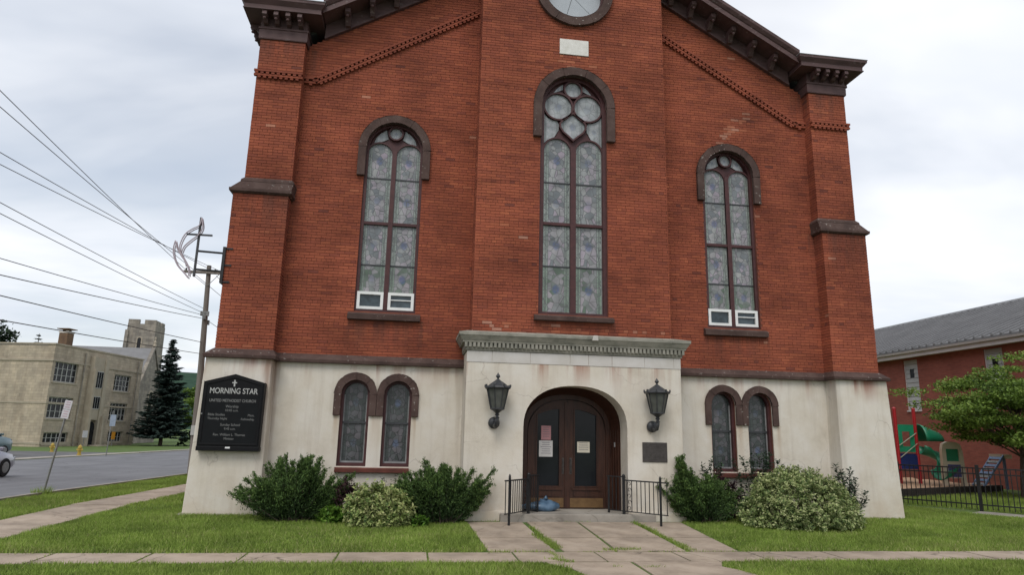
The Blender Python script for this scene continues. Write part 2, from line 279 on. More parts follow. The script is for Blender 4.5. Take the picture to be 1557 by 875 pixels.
# ---------------------------------------------------------------- mesh helpers
class MB:
    def __init__(s): s.v = []; s.f = []; s.m = []; s.t = []
    def add(s, vs, fs, mi=0, t=0.5):
        o = len(s.v); s.v.extend(vs)
        for f in fs: s.f.append([i+o for i in f]); s.m.append(mi); s.t.append(t)
        return s
    def box(s, x0, x1, y0, y1, z0, z1, mi=0, t=0.5):
        return s.frustum((x0, x1, y0, y1), z0, (x0, x1, y0, y1), z1, mi, t)
    def frustum(s, a, za, b, zb, mi=0, t=0.5):
        v = [(a[0], a[2], za), (a[1], a[2], za), (a[1], a[3], za), (a[0], a[3], za), (b[0], b[2], zb), (b[1], b[2], zb), (b[1], b[3], zb), (b[0], b[3], zb)]
        return s.add(v, [(0, 3, 2, 1), (4, 5, 6, 7), (0, 1, 5, 4), (1, 2, 6, 5), (2, 3, 7, 6), (3, 0, 4, 7)], mi, t)
    def obox(s, c, sx, sy, sz, rz=0.0, mi=0, t=0.5, R=None):
        Rm = R or Matrix.Rotation(rz, 3, 'Z'); c = Vector(c)
        v = [tuple(c + Rm @ Vector((sx*a/2, sy*b/2, sz*d/2))) for d in (-1, 1) for a, b in ((-1, -1), (1, -1), (1, 1), (-1, 1))]
        return s.add(v, [(0, 3, 2, 1), (4, 5, 6, 7), (0, 1, 5, 4), (1, 2, 6, 5), (2, 3, 7, 6), (3, 0, 4, 7)], mi, t)
    def prism(s, pts, y0, y1, mi=0, t=0.5, axis='y'):
        """polygon extruded along an axis; pts are (x,z) for y, (y,z) for x, (x,y) for z"""
        n = len(pts)
        def P(p, d): return (p[0], d, p[1]) if axis == 'y' else ((d, p[0], p[1]) if axis == 'x' else (p[0], p[1], d))
        v = [P(p, y0) for p in pts] + [P(p, y1) for p in pts]
        area = sum(pts[i][0]*pts[(i+1) % n][1] - pts[(i+1) % n][0]*pts[i][1] for i in range(n))
        idx = list(range(n))
        tr = tessellate_polygon([[Vector((p[0], p[1], 0)) for p in pts]]) if n > 4 else ([tuple(idx)] if n == 3 else [(0, 1, 2, 3)])
        fs = []
        for q in tr: fs.append(tuple(q)); fs.append(tuple(i+n for i in reversed(q)))
        for i in range(n): j = (i+1) % n; fs.append((i, j, j+n, i+n))
        return s.add(v, fs, mi, t)
    def sweep(s, path, hw, y0, y1, closed=False, mi=0):
        """rectangular bar following an (x,z) path, hw = half width or (inner, outer)"""
        n = len(path); inn, out = (hw, hw) if not isinstance(hw, tuple) else hw
        L = []; Rr = []
        for i in range(n):
            p = Vector(path[i]); a = Vector(path[i-1]) if (i > 0 or closed) else None; b = Vector(path[(i+1) % n]) if (i < n-1 or closed) else None
            d1 = (p-a).normalized() if a is not None else (b-p).normalized(); d2 = (b-p).normalized() if b is not None else d1
            nn = Vector((-(d1.y+d2.y), d1.x+d2.x)); nn = nn.normalized() if nn.length > 1e-6 else Vector((-d1.y, d1.x))
            k = 1/max(0.4, nn.dot(Vector((-d1.y, d1.x))))
            L.append(p + nn*out*k); Rr.append(p - nn*inn*k)
        v = []
        for i in range(n): v += [(L[i].x, y0, L[i].y), (Rr[i].x, y0, Rr[i].y), (Rr[i].x, y1, Rr[i].y), (L[i].x, y1, L[i].y)]
        fs = []
        for i in range(n if closed else n-1):
            a = 4*i; b = 4*((i+1) % n)
            for k in range(4): fs.append((a+k, a+(k+1) % 4, b+(k+1) % 4, b+k))
        if not closed: fs += [(3, 2, 1, 0), (4*n-4, 4*n-3, 4*n-2, 4*n-1)]
        return s.add(v, fs, mi)
    def tube(s, path, r, n=8, mi=0, t=0.5, caps=True):
        pts = [Vector(p) for p in path]; rr = r if isinstance(r, (list, tuple)) else [r]*len(pts)
        v = []; fs = []; prev = None
        for i, p in enumerate(pts):
            d = (pts[min(i+1, len(pts)-1)] - pts[max(i-1, 0)]).normalized()
            if prev is None: u = d.orthogonal().normalized()
            else: u = (prev - d*prev.dot(d)); u = u.normalized() if u.length > 1e-5 else d.orthogonal().normalized()
            prev = u; w = d.cross(u)
            for k in range(n):
                a = 2*PI*k/n; v.append(tuple(p + (u*math.cos(a) + w*math.sin(a))*rr[i]))
        for i in range(len(pts)-1):
            for k in range(n): fs.append((i*n+k, i*n+(k+1) % n, (i+1)*n+(k+1) % n, (i+1)*n+k))
        if caps: fs += [tuple(reversed(range(n))), tuple(range((len(pts)-1)*n, len(pts)*n))]
        return s.add(v, fs, mi, t)
    def lathe(s, c, prof, n=12, mi=0, ph=0.0):
        v = []; fs = []
        for (r, z) in prof:
            for k in range(n): a = 2*PI*k/n + ph; v.append((c[0]+r*math.cos(a), c[1]+r*math.sin(a), c[2]+z))
        for i in range(len(prof)-1):
            for k in range(n): fs.append((i*n+k, i*n+(k+1) % n, (i+1)*n+(k+1) % n, (i+1)*n+k))
        fs += [tuple(reversed(range(n))), tuple(range((len(prof)-1)*n, len(prof)*n))]
        return s.add(v, fs, mi)
    def mesh(s, name, mats, smooth=False, loc=(0, 0, 0), uv=None):
        me = bpy.data.meshes.new(name)
        me.from_pydata([(a-loc[0], b-loc[1], c-loc[2]) for a, b, c in s.v], [], s.f)
        for m in (mats if isinstance(mats, (list, tuple)) else [mats]): me.materials.append(m)
        me.polygons.foreach_set('material_index', s.m)
        if any(t != 0.5 for t in s.t):
            at = me.attributes.new('tint', 'FLOAT', 'FACE'); at.data.foreach_set('value', s.t)
        if uv is not None:
            ul = me.uv_layers.new(name='UVMap')
            for lp in me.loops:
                co = me.vertices[lp.vertex_index].co; ul.data[lp.index].uv = (co.x/uv, co.z/uv)
        if smooth: me.shade_smooth()
        me.update()
        return me
def link(name, me, parent=None, loc=(0, 0, 0), rz=0.0):
    o = bpy.data.objects.new(name, me); COL.objects.link(o); o.location = loc; o.rotation_euler = (0, 0, rz)
    if parent: o.parent = parent
    return o
def part(name, mb, mats, parent=None, smooth=False, loc=(0, 0, 0), uv=None, bevel=0.0, plocal=True):
    """one mesh object; vertices given in the parent's space, origin moved to loc"""
    o = link(name, mb.mesh(name, mats, smooth, loc, uv), parent, loc)
    if bevel:
        b = o.modifiers.new('edge', 'BEVEL'); b.width = bevel; b.segments = 2; b.limit_method = 'ANGLE'; b.angle_limit = math.radians(50)
    return o
def tag(o, label=None, cat=None, group=None, kind=None):
    if label: o['label'] = label
    if cat: o['category'] = cat
    if group: o['group'] = group
    if kind: o['kind'] = kind
    return o
def thing(name, label, cat, loc=(0, 0, 0), rz=0.0, group=None):
    o = bpy.data.objects.new(name, None); COL.objects.link(o); o.location = loc; o.rotation_euler = (0, 0, rz); o.empty_display_size = 0.3
    return tag(o, label, cat, group)
def arc(cx, cz, r, a0, a1, n):
    return [(cx + r*math.cos(math.radians(a0+(a1-a0)*i/n)), cz + r*math.sin(math.radians(a0+(a1-a0)*i/n))) for i in range(n+1)]
def archpts(cx, hw, zb, spring, n=14):
    return [(cx-hw, zb), (cx+hw, zb)] + arc(cx, spring, hw, 0, 180, n)
def wall_mesh(mb, outer, holes, yf, yb, mi=0, rim=True):
    """flat wall facing -Y with openings; reveals run back to yb"""
    loops = [outer] + holes
    flat = [p for l in loops for p in l]
    tr = tessellate_polygon([[Vector((p[0], p[1], 0)) for p in l] for l in loops])
    mb.add([(p[0], yf, p[1]) for p in flat], [tuple(t) for t in tr], mi)
    if rim:
        for l in loops:
            n = len(l); mb.add([(p[0], yf, p[1]) for p in l] + [(p[0], yb, p[1]) for p in l], [(i, (i+1) % n, (i+1) % n+n, i+n) for i in range(n)], mi)
    return mb

# ---------------------------------------------------------------- ground height
def lerp_tab(t, tab):
    if t <= tab[0][0]: return tab[0][1]
    for (a, va), (b, vb) in zip(tab, tab[1:]):
        if t <= b: return va + (vb-va)*(t-a)/(b-a)
    return tab[-1][1]
FRONT = [(-4.0, -0.12), (-0.5, -0.02)]
SIDE = [(-4.0, -0.12), (2.0, -0.10), (16.0, -0.345), (62.0, -0.74), (400, -0.9)]
def zg(x, y):
    f = lerp_tab(y, FRONT); s = lerp_tab(y, SIDE)
    k = min(1.0, max(0.0, (-7.7 - x)/1.8))
    return f*(1-k) + s*k
# ================================================================ THE SETTING
MAT['soil'] = M('lawn earth', (0.085, 0.135, 0.032), (0.06, 0.095, 0.024), 0.9, 0.95, 0.3, 20, third=(0.11, 0.145, 0.042))
MAT['concrete'] = M('old pinkish concrete', (0.385, 0.31, 0.24), (0.30, 0.24, 0.185), 2.3, 0.9, 0.3, 45, third=(0.44, 0.365, 0.29))
MAT['concrete_grey'] = M('pale concrete', (0.36, 0.33, 0.285), (0.28, 0.25, 0.215), 1.2, 0.9, 0.2, 30)
MAT['asphalt'] = M('worn asphalt', (0.165, 0.165, 0.175), (0.135, 0.135, 0.142), 0.5, 0.85, 0.3, 50, third=(0.185, 0.183, 0.19), stretch=(2.2, 0.25, 1))
MAT['asphalt_old'] = M('patched asphalt', (0.155, 0.15, 0.148), (0.10, 0.10, 0.105), 0.35, 0.9, 0.2, 40)
wear(MAT['concrete'], 0.55, 0.75, (0.09, 0.075, 0.055), 0.006, 0.30, 1.1)
wear(MAT['asphalt'], 0.32, 0.7, (0.05, 0.05, 0.052), 0.007, 0.22, 0.45)
wear(MAT['asphalt_old'], 0.4, 0.7, (0.05, 0.05, 0.052), 0.01, 0.3, 0.5)
wear(MAT['concrete_grey'], 0.5, 0.4, (0.12, 0.1, 0.08), 0.006, 0.3, 0.9)
xs = [-900, -500, -250, -150, -90, -60, -45, -34, -26, -20, -15, -12.45, -10.8, -9.5, -9, -8.5, -8.1, -7.7, -5, -2, 1, 4, 8, 12, 18, 26, 40, 70, 150, 400, 900]
ys = [-500, -200, -80, -40, -20, -12, -8, -6, -4, -3, -2, -1.2, -0.5, 2, 6, 10, 16, 24, 36, 50, 62, 80, 110, 160, 260, 400, 700, 1200]
mb = MB()
mb.add([(x, y, zg(x, y)) for y in ys for x in xs], [(j*len(xs)+i, j*len(xs)+i+1, (j+1)*len(xs)+i+1, (j+1)*len(xs)+i) for j in range(len(ys)-1) for i in range(len(xs)-1)])
tag(part('ground', mb, MAT['soil']), kind='structure')

def strip(pts_l, pts_r, dz):
    m = MB(); v = []
    for (a, b) in zip(pts_l, pts_r): v += [(a[0], a[1], zg(*a)+dz), (b[0], b[1], zg(*b)+dz)]
    return m.add(v, [(2*i, 2*i+1, 2*i+3, 2*i+2) for i in range(len(pts_l)-1)])
YB = [-60, -40, -20, -8.2, -4, 2, 9, 16, 30, 45, 62, 110, 200, 400]
tag(part('side_road', strip([(-25.6, y) for y in YB], [(-12.75, y) for y in YB], 0.012), MAT['asphalt']), kind='structure')
tag(part('front_road', strip([(x, -19.0) for x in (-12.74, -8, 0, 20, 120)], [(x, -8.4) for x in (-12.74, -8, 0, 20, 120)], 0.016), MAT['asphalt']), kind='structure')
tag(part('parking_apron', strip([(-47, 27.5), (-47, 36), (-41.5, 46.5)], [(-26.05, 27.5), (-26.05, 36), (-26.05, 46.5)], 0.016), MAT['asphalt_old']), kind='structure')
# kerbs: real steps along both sides of the side road
def kerb(name, x, ya, yb, seg):
    y = ya; root = None
    while y < yb:
        e = min(y+seg, yb)
        m = MB(); x0, x1 = x-0.075, x+0.075; q = 0.006
        v = [(x0, y+q, zg(x, y)-.1), (x1, y+q, zg(x, y)-.1), (x1, e-q, zg(x, e)-.1), (x0, e-q, zg(x, e)-.1)]
        v += [(a, b, zg(x, b)+0.075) for a, b, c in v]
        m.add(v, [(0, 3, 2, 1), (4, 5, 6, 7), (0, 1, 5, 4), (1, 2, 6, 5), (2, 3, 7, 6), (3, 0, 4, 7)])
        if root is None: root = tag(part(name, m, MAT['concrete_grey']), kind='structure')
        else: part('kerb_stone', m, MAT['concrete_grey'], root)
        y = e
kerb('kerb', -12.62, -8.0, 60, 4.0)
kerb('kerb', -25.8, -8.0, 27.5, 6.0)
kerb('kerb', -25.8, 46.5, 110, 8.0)
tag(part('kerb_apron', strip([(-27.2, 27.5), (-27.2, 36), (-27.2, 46.5), (-27.2, 62), (-27.2, 110)], [(-25.9, 27.5), (-25.9, 36), (-25.9, 46.5), (-25.9, 62), (-25.9, 110)], 0.03), MAT['concrete_grey']), kind='structure')

def slab(name, poly, mat, root, gap=0.008, top=0.014, th=0.09, jit=0.004):
    cx = sum(p[0] for p in poly)/len(poly); cy = sum(p[1] for p in poly)/len(poly)
    P = []
    for x, y in poly:
        d = Vector((cx-x, cy-y)); l = d.length; d = d/l*min(gap*1.4, l*0.2); P.append((x+d.x, y+d.y))
    j = random.uniform(-jit, jit); m = MB(); n = len(P)
    v = [(x-cx, y-cy, zg(x, y)+top+j+random.uniform(-.002, .002)) for x, y in P] + [(x-cx, y-cy, zg(x, y)-th) for x, y in P]
    tr = tessellate_polygon([[Vector((p[0], p[1], 0)) for p in P]])
    m.add(v, [tuple(t) for t in tr] + [(i, (i+1) % n, (i+1) % n+n, i+n) for i in range(n)])
    o = link(name, m.mesh(name, mat), root, (cx, cy, 0))
    return o
# the public pavement in front, slab by slab
side = thing('side_sidewalk', None, None); tag(side, kind='structure')
front = thing('sidewalk', None, None); tag(front, kind='structure')
walk = thing('church_walk', None, None); tag(walk, kind='structure')
x = -9.42
while x < 16:
    w = 1.28 if not (-1.3 < x < 1.2) else 1.25
    e = min(x+w, 16.2)
    if x < -8.2 or x > 12: w = 1.28
    slab('paving_slab', [(x, -4.80), (e, -4.80), (e, -4.02), (x, -4.02)], MAT['concrete'], front, gap=0.012)
    x = e
y = -7.5
while y < 46:
    e = y+1.35 if y < 20 else y+2.7
    slab('paving_slab', [(-10.72, y), (-9.5, y), (-9.5, e), (-10.72, e)], MAT['concrete'], side, gap=0.012)
    y = e
# the walk from the steps to the street
for xa, xb, xc, xd in ((-2.2, -1.12, -1.08, -2.14), (-1.04, -0.03, -0.06, -1.0), (0.0, 1.1, 1.08, -0.03), (1.2, 2.12, 2.0, 1.18)):
    slab('paving_slab', [(xd, -2.8), (xc, -2.8), (xb, -1.13), (xa, -1.13)], MAT['concrete'], walk, gap=0.012)
for xa, xb, xc, xd in ((-2.14, -1.08, -1.04, -2.1), (-1.0, -0.06, -0.10, -0.92), (-0.03, 1.08, 1.06, -0.07), (1.18, 2.0, 1.93, 1.14)):
    slab('paving_slab', [(xd, -3.98), (xc, -3.98), (xb, -2.83), (xa, -2.83)], MAT['concrete'], walk, gap=0.012)
slab('paving_slab', [(-1.42, -4.83), (-1.12, -5.25), (-1.0, -5.9), (-0.16, -5.9), (-0.14, -4.83)], MAT['concrete'], walk)
slab('paving_slab', [(-0.11, -4.83), (-0.13, -5.9), (1.33, -5.9), (1.2, -5.45), (1.08, -5.2), (1.25, -4.83)], MAT['concrete'], walk)
slab('paving_slab', [(-1.0, -5.93), (-1.0, -8.3), (-0.16, -8.3), (-0.16, -5.93)], MAT['concrete'], walk)
slab('paving_slab', [(-0.13, -5.93), (-0.13, -8.3), (1.42, -8.3), (1.34, -5.93)], MAT['concrete'], walk)
# yard path by the playground fence
ypath = thing('yard_path', None, None); tag(ypath, kind='structure')
pa, pb = Vector((11.0, 1.15)), Vector((14.2, -3.95)); dd = (pb-pa); nn = Vector((dd.y, -dd.x)).normalized()
for k in range(5):
    a = pa+dd*k/5; b = pa+dd*(k+1)/5; w0 = 0.85; w1 = 0.85
    slab('paving_slab', [tuple(a), tuple(b), tuple(b+nn*w1), tuple(a+nn*w0)], MAT['concrete_grey'], ypath)
# far hill
hb = MB(); hv = []; nx = 40
for j in range(9):
    for i in range(nx+1):
        hx = -900 + i*30; hy = 700 + j*70
        h = 92*math.exp(-((hx+470)/330)**2)*math.sin(PI*j/8)**0.8 + 6*math.sin(hx*0.05+j)*math.sin(PI*j/8)
        hv.append((hx, hy, -1 + max(h, 0)))
hb.add(hv, [(j*(nx+1)+i, j*(nx+1)+i+1, (j+1)*(nx+1)+i+1, (j+1)*(nx+1)+i) for j in range(8) for i in range(nx)])
MAT['hill'] = M('wooded hillside', (0.05, 0.085, 0.06), (0.03, 0.055, 0.04), 0.06, 1.0, 0, spec=0.0)
tag(part('hill', hb, MAT['hill'], smooth=True), kind='structure')

# ================================================================ THE CHURCH
church = thing('brick_church', 'red brick church with cream stucco base, three tall stained glass windows and stone porch', 'church')
BH, BL, BJ = 0.0572, 0.2055, 0.0075            # brick height, length, joint
CH, CL = BH+0.0095, BL+BJ
def zrake(x): return 10.43 + 0.588*(6.26-abs(x))
stuff = MB()                                   # all bricks beyond the 300 nearest
singles = []
def brick_tint(x, z, y):
    t = random.gauss(0.54, 0.105)
    t = min(0.90, max(0.05, t))
    d1 = abs((z-8.95) - (x-3.95)*1.15)
    if 3.9 < x < 4.75 and 8.8 < z < 9.95 and d1 < 0.16 and random.random() < 0.5: t = random.uniform(.93, 1)
    if y < -0.5 and z < 4.02 and random.random() < 0.13: t = random.uniform(.90, 1)
    if y < -0.5 and 10.0 < z < 10.5 and abs(x-.05) < 0.45 and random.random() < 0.3: t = random.uniform(.9, 1)
    if random.random() < 0.009: t = random.uniform(0.08, 0.28)
    if random.random() < 0.0012: t = 0.97
    return t
def brick_field(org, d, nrm, u0, u1, z0, z1, spans=None, header_every=7, collect=False):
    """running bond with a header course now and then. org: point at u=0; d: along; nrm: outward"""
    k = 0; z = z0
    while z + BH*0.6 < z1:
        zt = min(z+BH, z1); zm = (z+zt)/2
        iv = spans(zm) if spans else [(u0, u1)]
        hd = header_every and k % header_every == 3
        L = 0.098 if hd else BL; C = L+BJ
        for a, b in iv:
            a = max(a, u0); b = min(b, u1)
            i0 = math.floor((a-u0)/C)-1; off = (0.5 if k % 2 else 0.0)*C
            u = u0 + i0*C + off
            while u < b:
                p, q = max(u, a), min(u+L, b)
                if q-p > 0.03:
                    pr = random.uniform(-.0015, .0025)
                    t = brick_tint(org[0]+d[0]*(p+q)/2, zm, org[1]+d[1]*(p+q)/2)
                    if collect and not hd and abs((q-p)-BL) < 1e-6 and abs(zt-z-BH) < 1e-6:
                        singles.append((org[0]+d[0]*p + nrm[0]*pr, org[1]+d[1]*p + nrm[1]*pr, z, t))
                    else:
                        add_brick(stuff, org, d, nrm, p, q, z, zt, pr, t)
                u += C
        z += CH; k += 1
def add_brick(m, org, d, nrm, p, q, z, zt, pr, t):
    e = 0.014
    def P(u, o, zz): return (org[0]+d[0]*u+nrm[0]*o, org[1]+d[1]*u+nrm[1]*o, zz)
    v = [P(p, pr, z), P(q, pr, z), P(q, pr, zt), P(p, pr, zt), P(p, -e, z), P(q, -e, z), P(q, -e, zt), P(p, -e, zt)]
    m.add(v, [(0, 1, 2, 3), (1, 5, 6, 2), (4, 0, 3, 7), (3, 2, 6, 7), (4, 5, 1, 0)], 0, t)
def cut(iv, a, b):
    out = []
    for p, q in iv:
        if b <= p or a >= q: out.append((p, q)); continue
        if a > p: out.append((p, a))
        if b < q: out.append((b, q))
    return out
def arch_half(z, zb, spring, hw):
    if z < zb or z > spring+hw: return None
    return hw if z <= spring else math.sqrt(max(0, hw*hw-(z-spring)**2))

# ---- backing walls (mortar) with real openings
UW = dict(zb=4.2, spring=8.03, hw=0.66); LW = dict(zb=0.92, spring=2.41, hw=0.30)
wm = MB()
outer = [(-6.95, -0.3), (6.95, -0.3), (6.95, zrake(6.95)), (0, zrake(0)), (-6.95, zrake(6.95))]
holes = [archpts(sx*4.075, UW['hw'], UW['zb'], UW['spring']) for sx in (-1, 1)]
holes += [archpts(sx*c, LW['hw'], LW['zb'], LW['spring'], 10) for sx in (-1, 1) for c in (4.565, 3.675)]
wall_mesh(wm, outer, holes, 0.012, 0.40)
part('wall', wm, MAT['mortar'], church)
bw = MB()
RW = 12.19
bay_holes = [archpts(0, 0.78, 4.2, 9.14, 18), arc(0, RW, 0.80, 0, 345, 23)]
wall_mesh(bw, [(-2.188, 3.0), (2.188, 3.0), (2.188, zrake(2.188)), (0, zrake(0)), (-2.188, zrake(2.188))], bay_holes, -0.708, -0.25)
bw.box(-2.188, -2.0, -0.7, 0.011, 3.0, zrake(2.188)-.02); bw.box(2.0, 2.188, -0.7, 0.011, 3.0, zrake(2.188)-.02)
part('bay_wall', bw, MAT['mortar'], church)
sb = MB()
sb.box(-6.95, -6.65, 0.41, 22, -0.3, 10.5); sb.box(6.65, 6.95, 0.41, 22, -0.3, 10.5); sb.box(-6.95, 6.95, 22, 22.3, -0.3, 10.5)
part('nave_wall', sb, MAT['mortar'], church)
rf = MB()
for sx in (-1, 1):
    rf.prism([(sx*7.3, zrake(7.3)+.36), (0, zrake(0)+.40), (0, zrake(0)+.52), (sx*7.3, zrake(7.3)+.48)], 0.10, 22.5)
part('roof', rf, MAT['roof_slate'], church)
part('interior_screen', MB().prism([(-6.6, -.2), (6.6, -.2), (6.6, 10.0), (2.2, 12.6), (-2.2, 12.6), (-6.6, 10.0)], 0.45, 0.55), MAT['glass_dark'], church)

# ---- bricks
def main_spans(z):
    iv = [(-6.3, -2.2), (2.2, 6.3)]
    if z > zrake(6.3): m = 6.26-(z-10.43)/0.588; iv = [(-m, -2.2), (2.2, m)] if m > 2.2 else []
    h = arch_half(z, UW['zb'], UW['spring'], UW['hw'])
    if h:
        for c in (-4.075, 4.075): iv = cut(iv, c-h-.004, c+h+.004)
    return iv
brick_field((0, 0), (1, 0), (0, -1), -6.3, 6.3, 3.2, 12.85, main_spans)
def bay_spans(z):
    m = 2.2 if z < zrake(2.2) else 6.26-(z-10.43)/0.588
    if m <= 0: return []
    iv = [(-m, m)]
    h = arch_half(z, 4.2, 9.14, 0.78)
    if h: iv = cut(iv, -h-.004, h+.004)
    if abs(z-RW) < 0.82: h = math.sqrt(0.82**2-(z-RW)**2); iv = cut(iv, -h, h)
    if 10.475 < z < 10.885: iv = cut(iv, -0.352, 0.352)
    return iv
brick_field((0, -0.72), (1, 0), (0, -1), -2.2, 2.2, 3.66, 14.1, bay_spans, collect=True)
for sx in (-1, 1):
    brick_field((sx*2.2, 0), (0, -1), (sx, 0), 0.0, 0.72, 3.2, 12.8)
    # corner piers: lower and upper stage, front and both flanks
    for (xo, xi, yf, za, zb) in ((7.42, 6.27, -0.35, 3.2, 6.64), (7.235, 6.24, -0.29, 6.95, 10.4)):
        a, b = sorted((sx*xo, sx*xi))
        brick_field((0, yf), (1, 0), (0, -1), a, b, za, zb)
        brick_field((sx*xi, 0.0), (0, -1), (-sx, 0), 0.0, -yf, za, zb)
        brick_field((sx*xo, 0.9), (0, -1), (sx, 0), 0.0, 0.9-yf, za, zb)
camp = Vector((-3.32, -14.65, 1.65))
singles.sort(key=lambda s: (Vector(s[:3])-camp).length)
variants = []
for k in range(10):
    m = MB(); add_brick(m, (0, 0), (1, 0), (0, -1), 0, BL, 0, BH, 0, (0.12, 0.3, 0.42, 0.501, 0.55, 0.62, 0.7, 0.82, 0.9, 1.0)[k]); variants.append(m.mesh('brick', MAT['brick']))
tv = (0.12, 0.3, 0.42, 0.5, 0.55, 0.62, 0.7, 0.82, 0.9, 1.0)
for k, (bx, by, bz, t) in enumerate(singles):
    if k < 300:
        i = min(range(10), key=lambda j: abs(tv[j]-t)); link('brick', variants[i], church, (bx, by, bz))
    else:
        add_brick(stuff, (bx, by), (1, 0), (0, -1), 0, BL, bz, bz+BH, 0, t)
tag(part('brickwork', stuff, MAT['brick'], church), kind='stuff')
for sx in (-1, 1):
    pc = MB()
    for (xo, xi, yf, za, zb) in ((7.42, 6.27, -0.35, 3.1, 6.7), (7.235, 6.24, -0.29, 6.7, 10.9)):
        a, b = sorted((sx*(xo-.012), sx*(xi+.012))); pc.box(a, b, yf+.012, 0.9, za, zb)
    part('pier_core', pc, MAT['mortar'], church)

# ---- stucco base
for sx in (-1, 1):
    st = MB()
    o = [(sx*2.25, -0.3), (sx*6.4, -0.3), (sx*6.4, 3.1), (sx*2.25, 3.1)]
    if sx < 0: o.reverse()
    wall_mesh(st, o, [archpts(sx*c, LW['hw'], LW['zb'], LW['spring'], 10) for c in (4.565, 3.675)], -0.02, 0.010)
    part('stucco_wall', st, MAT['stucco'], church)
for sx in (-1, 1):
    m = MB()
    a = (-7.64, -6.20, -0.50, 0.9) if sx < 0 else (6.20, 7.64, -0.50, 0.9)
    b = (-7.55, -6.26, -0.42, 0.9) if sx < 0 else (6.26, 7.55, -0.42, 0.9)
    m.frustum(a, -0.35, b, 3.06)
    part('stucco_pier', m, MAT['stucco'], church, bevel=0.02)
    if sx < 0: part('footing', MB().box(-7.72, -7.5, -0.58, 0.3, -0.3, 0.02), MAT['concrete_grey'], church, bevel=0.02)
# ---- brownstone water table and pier ledges
for sx in (-1, 1):
    m = MB(); xa, xb = sorted((sx*2.30, sx*6.30))
    m.prism([(-0.025, 3.03), (-0.13, 3.03), (-0.14, 3.10), (-0.025, 3.225)], xa, xb, axis='x')
    part('water_table', m, MAT['brownstone'], church, bevel=0.008)
    m = MB(); xo = (sx*7.60, sx*6.19)
    def rect(p): a, b = sorted((sx*(7.42+p), sx*(6.27-p*0.6))); return (a, b, -0.35-p, 0.92)
    m.frustum(rect(0.165), 3.035, rect(0.175), 3.10); m.frustum(rect(0.17), 3.1005, rect(0.015), 3.235)
    part('water_table', m, MAT['brownstone'], church, bevel=0.008)
    m = MB()
    def r2(p): a, b = sorted((sx*(7.42+p), sx*(6.27-p))); return (a, b, -0.35-p, 0.92)
    def r3(p): a, b = sorted((sx*(7.235+p), sx*(6.24-p))); return (a, b, -0.29-p, 0.91)
    m.frustum(r2(0.02), 6.60, r2(0.07), 6.63); m.frustum(r2(0.075), 6.6301, r2(0.08), 6.70); m.frustum(r2(0.06), 6.7001, r3(0.06), 6.88); m.frustum(r3(0.065), 6.8801, r3(0.055), 6.935); m.frustum(r3(0.05), 6.9351, r3(0.002), 6.99)
    part('pier_ledge', m, MAT['brownstone'], church, bevel=0.008)

# ---- dentil band: two projecting courses with dentils between
def band(name, pts_fn, L, nrm_y):
    pass
dm = MB()
def band_seg(m, p0, p1, yf, hgt=0.19):
    p0 = Vector(p0); p1 = Vector(p1); d = (p1-p0); L = d.length; d.normalize(); n = Vector((-d.y, d.x))
    def bar(u0, u1, v0, v1, pr, t):
        c = [p0+d*u0+n*v0, p0+d*u1+n*v0, p0+d*u1+n*v1, p0+d*u0+n*v1]
        m.prism([(q.x, q.y) for q in c], yf-pr, yf+0.01, 0, t)
    bar(0, L, hgt-0.045, hgt, 0.085, 0.4)
    k = int(L/0.112)
    for i in range(k):
        u = (i+.5)*L/k; bar(u-.033, u+.033, 0.095, hgt-0.046, 0.078, random.uniform(.2, .5))
        u2 = u+.5*L/k
        if u2 < L-.04: bar(u2-.033, u2+.033, 0.0, 0.046, 0.06, random.uniform(.2, .45))
    bar(0, L, 0.047, 0.094, 0.066, 0.45)
for sx in (-1, 1):
    q = [(sx*6.24, 9.44), (sx*5.93, 9.44), (sx*2.2, 9.44+0.612*3.73)]
    for a, b in zip(q, q[1:]):
        if sx > 0: a, b = b, a
        band_seg(dm, a, b, 0.0)
    a, b = sorted((sx*7.28, sx*6.22)); band_seg(dm, (a, 9.37), (b, 9.37), -0.29)
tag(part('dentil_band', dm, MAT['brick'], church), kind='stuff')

# ---- raking cornice, pier caps, brackets
for sx in (-1, 1):
    for (xa, xb, y0) in ((2.22, 5.86, 0.0), (0.0, 2.36, -0.72)):
        def rk(m, o0, o1, yf, yb, xa=xa, xb=xb):
            pts = [(sx*xa, zrake(xa)+o0), (sx*xb, zrake(xb)+o0), (sx*xb, zrake(xb)+o1), (sx*xa, zrake(xa)+o1)]
            m.prism(pts, y0+yf, y0+yb)
        m = MB(); rk(m, -0.02, 0.36, -0.07, 0.06); rk(m, -0.02, 0.05, -0.095, -0.07)
        part('rake_frieze', m, MAT['wood_trim'], church)
        m = MB(); rk(m, 0.36, 0.40, -0.56, 0.06); rk(m, 0.33, 0.46, -0.585, -0.561)
        n = Vector((0.588*sx, 1)).normalized()
        pts = [(-0.55, 0.4605), (-0.60, 0.49), (-0.655, 0.56), (-0.665, 0.645), (0.4, 0.66), (0.4, 0.4605)]
        v = []
        for x in (xa, xb): v += [(sx*x, y0+p[0], zrake(x)+p[1]) for p in pts]
        m.add(v, [(0, 1, 2, 3, 4, 5), (11, 10, 9, 8, 7, 6)] + [(i, (i+1) % 6, (i+1) % 6+6, i+6) for i in range(6)])
        part('rake_cornice', m, MAT['wood_trim'], church)
def bracket(x, yw, zt, w=0.12, dpt=0.36, h=0.30):
    m = MB()
    prof = [(0, 0), (-dpt, 0), (-dpt-.01, -0.10), (-dpt+.06, -0.145), (-dpt+.13, -0.135), (-dpt+.19, -0.20), (-0.10, -h), (0, -h-.02)]
    m.prism([(p[0], p[1]) for p in prof], -w/2, w/2, axis='x')
    m.lathe((0, -dpt+0.045, -0.175), [(0.015, -.03), (0.035, -.015), (0.04, 0.0), (0.03, 0.025)], 8)
    return m
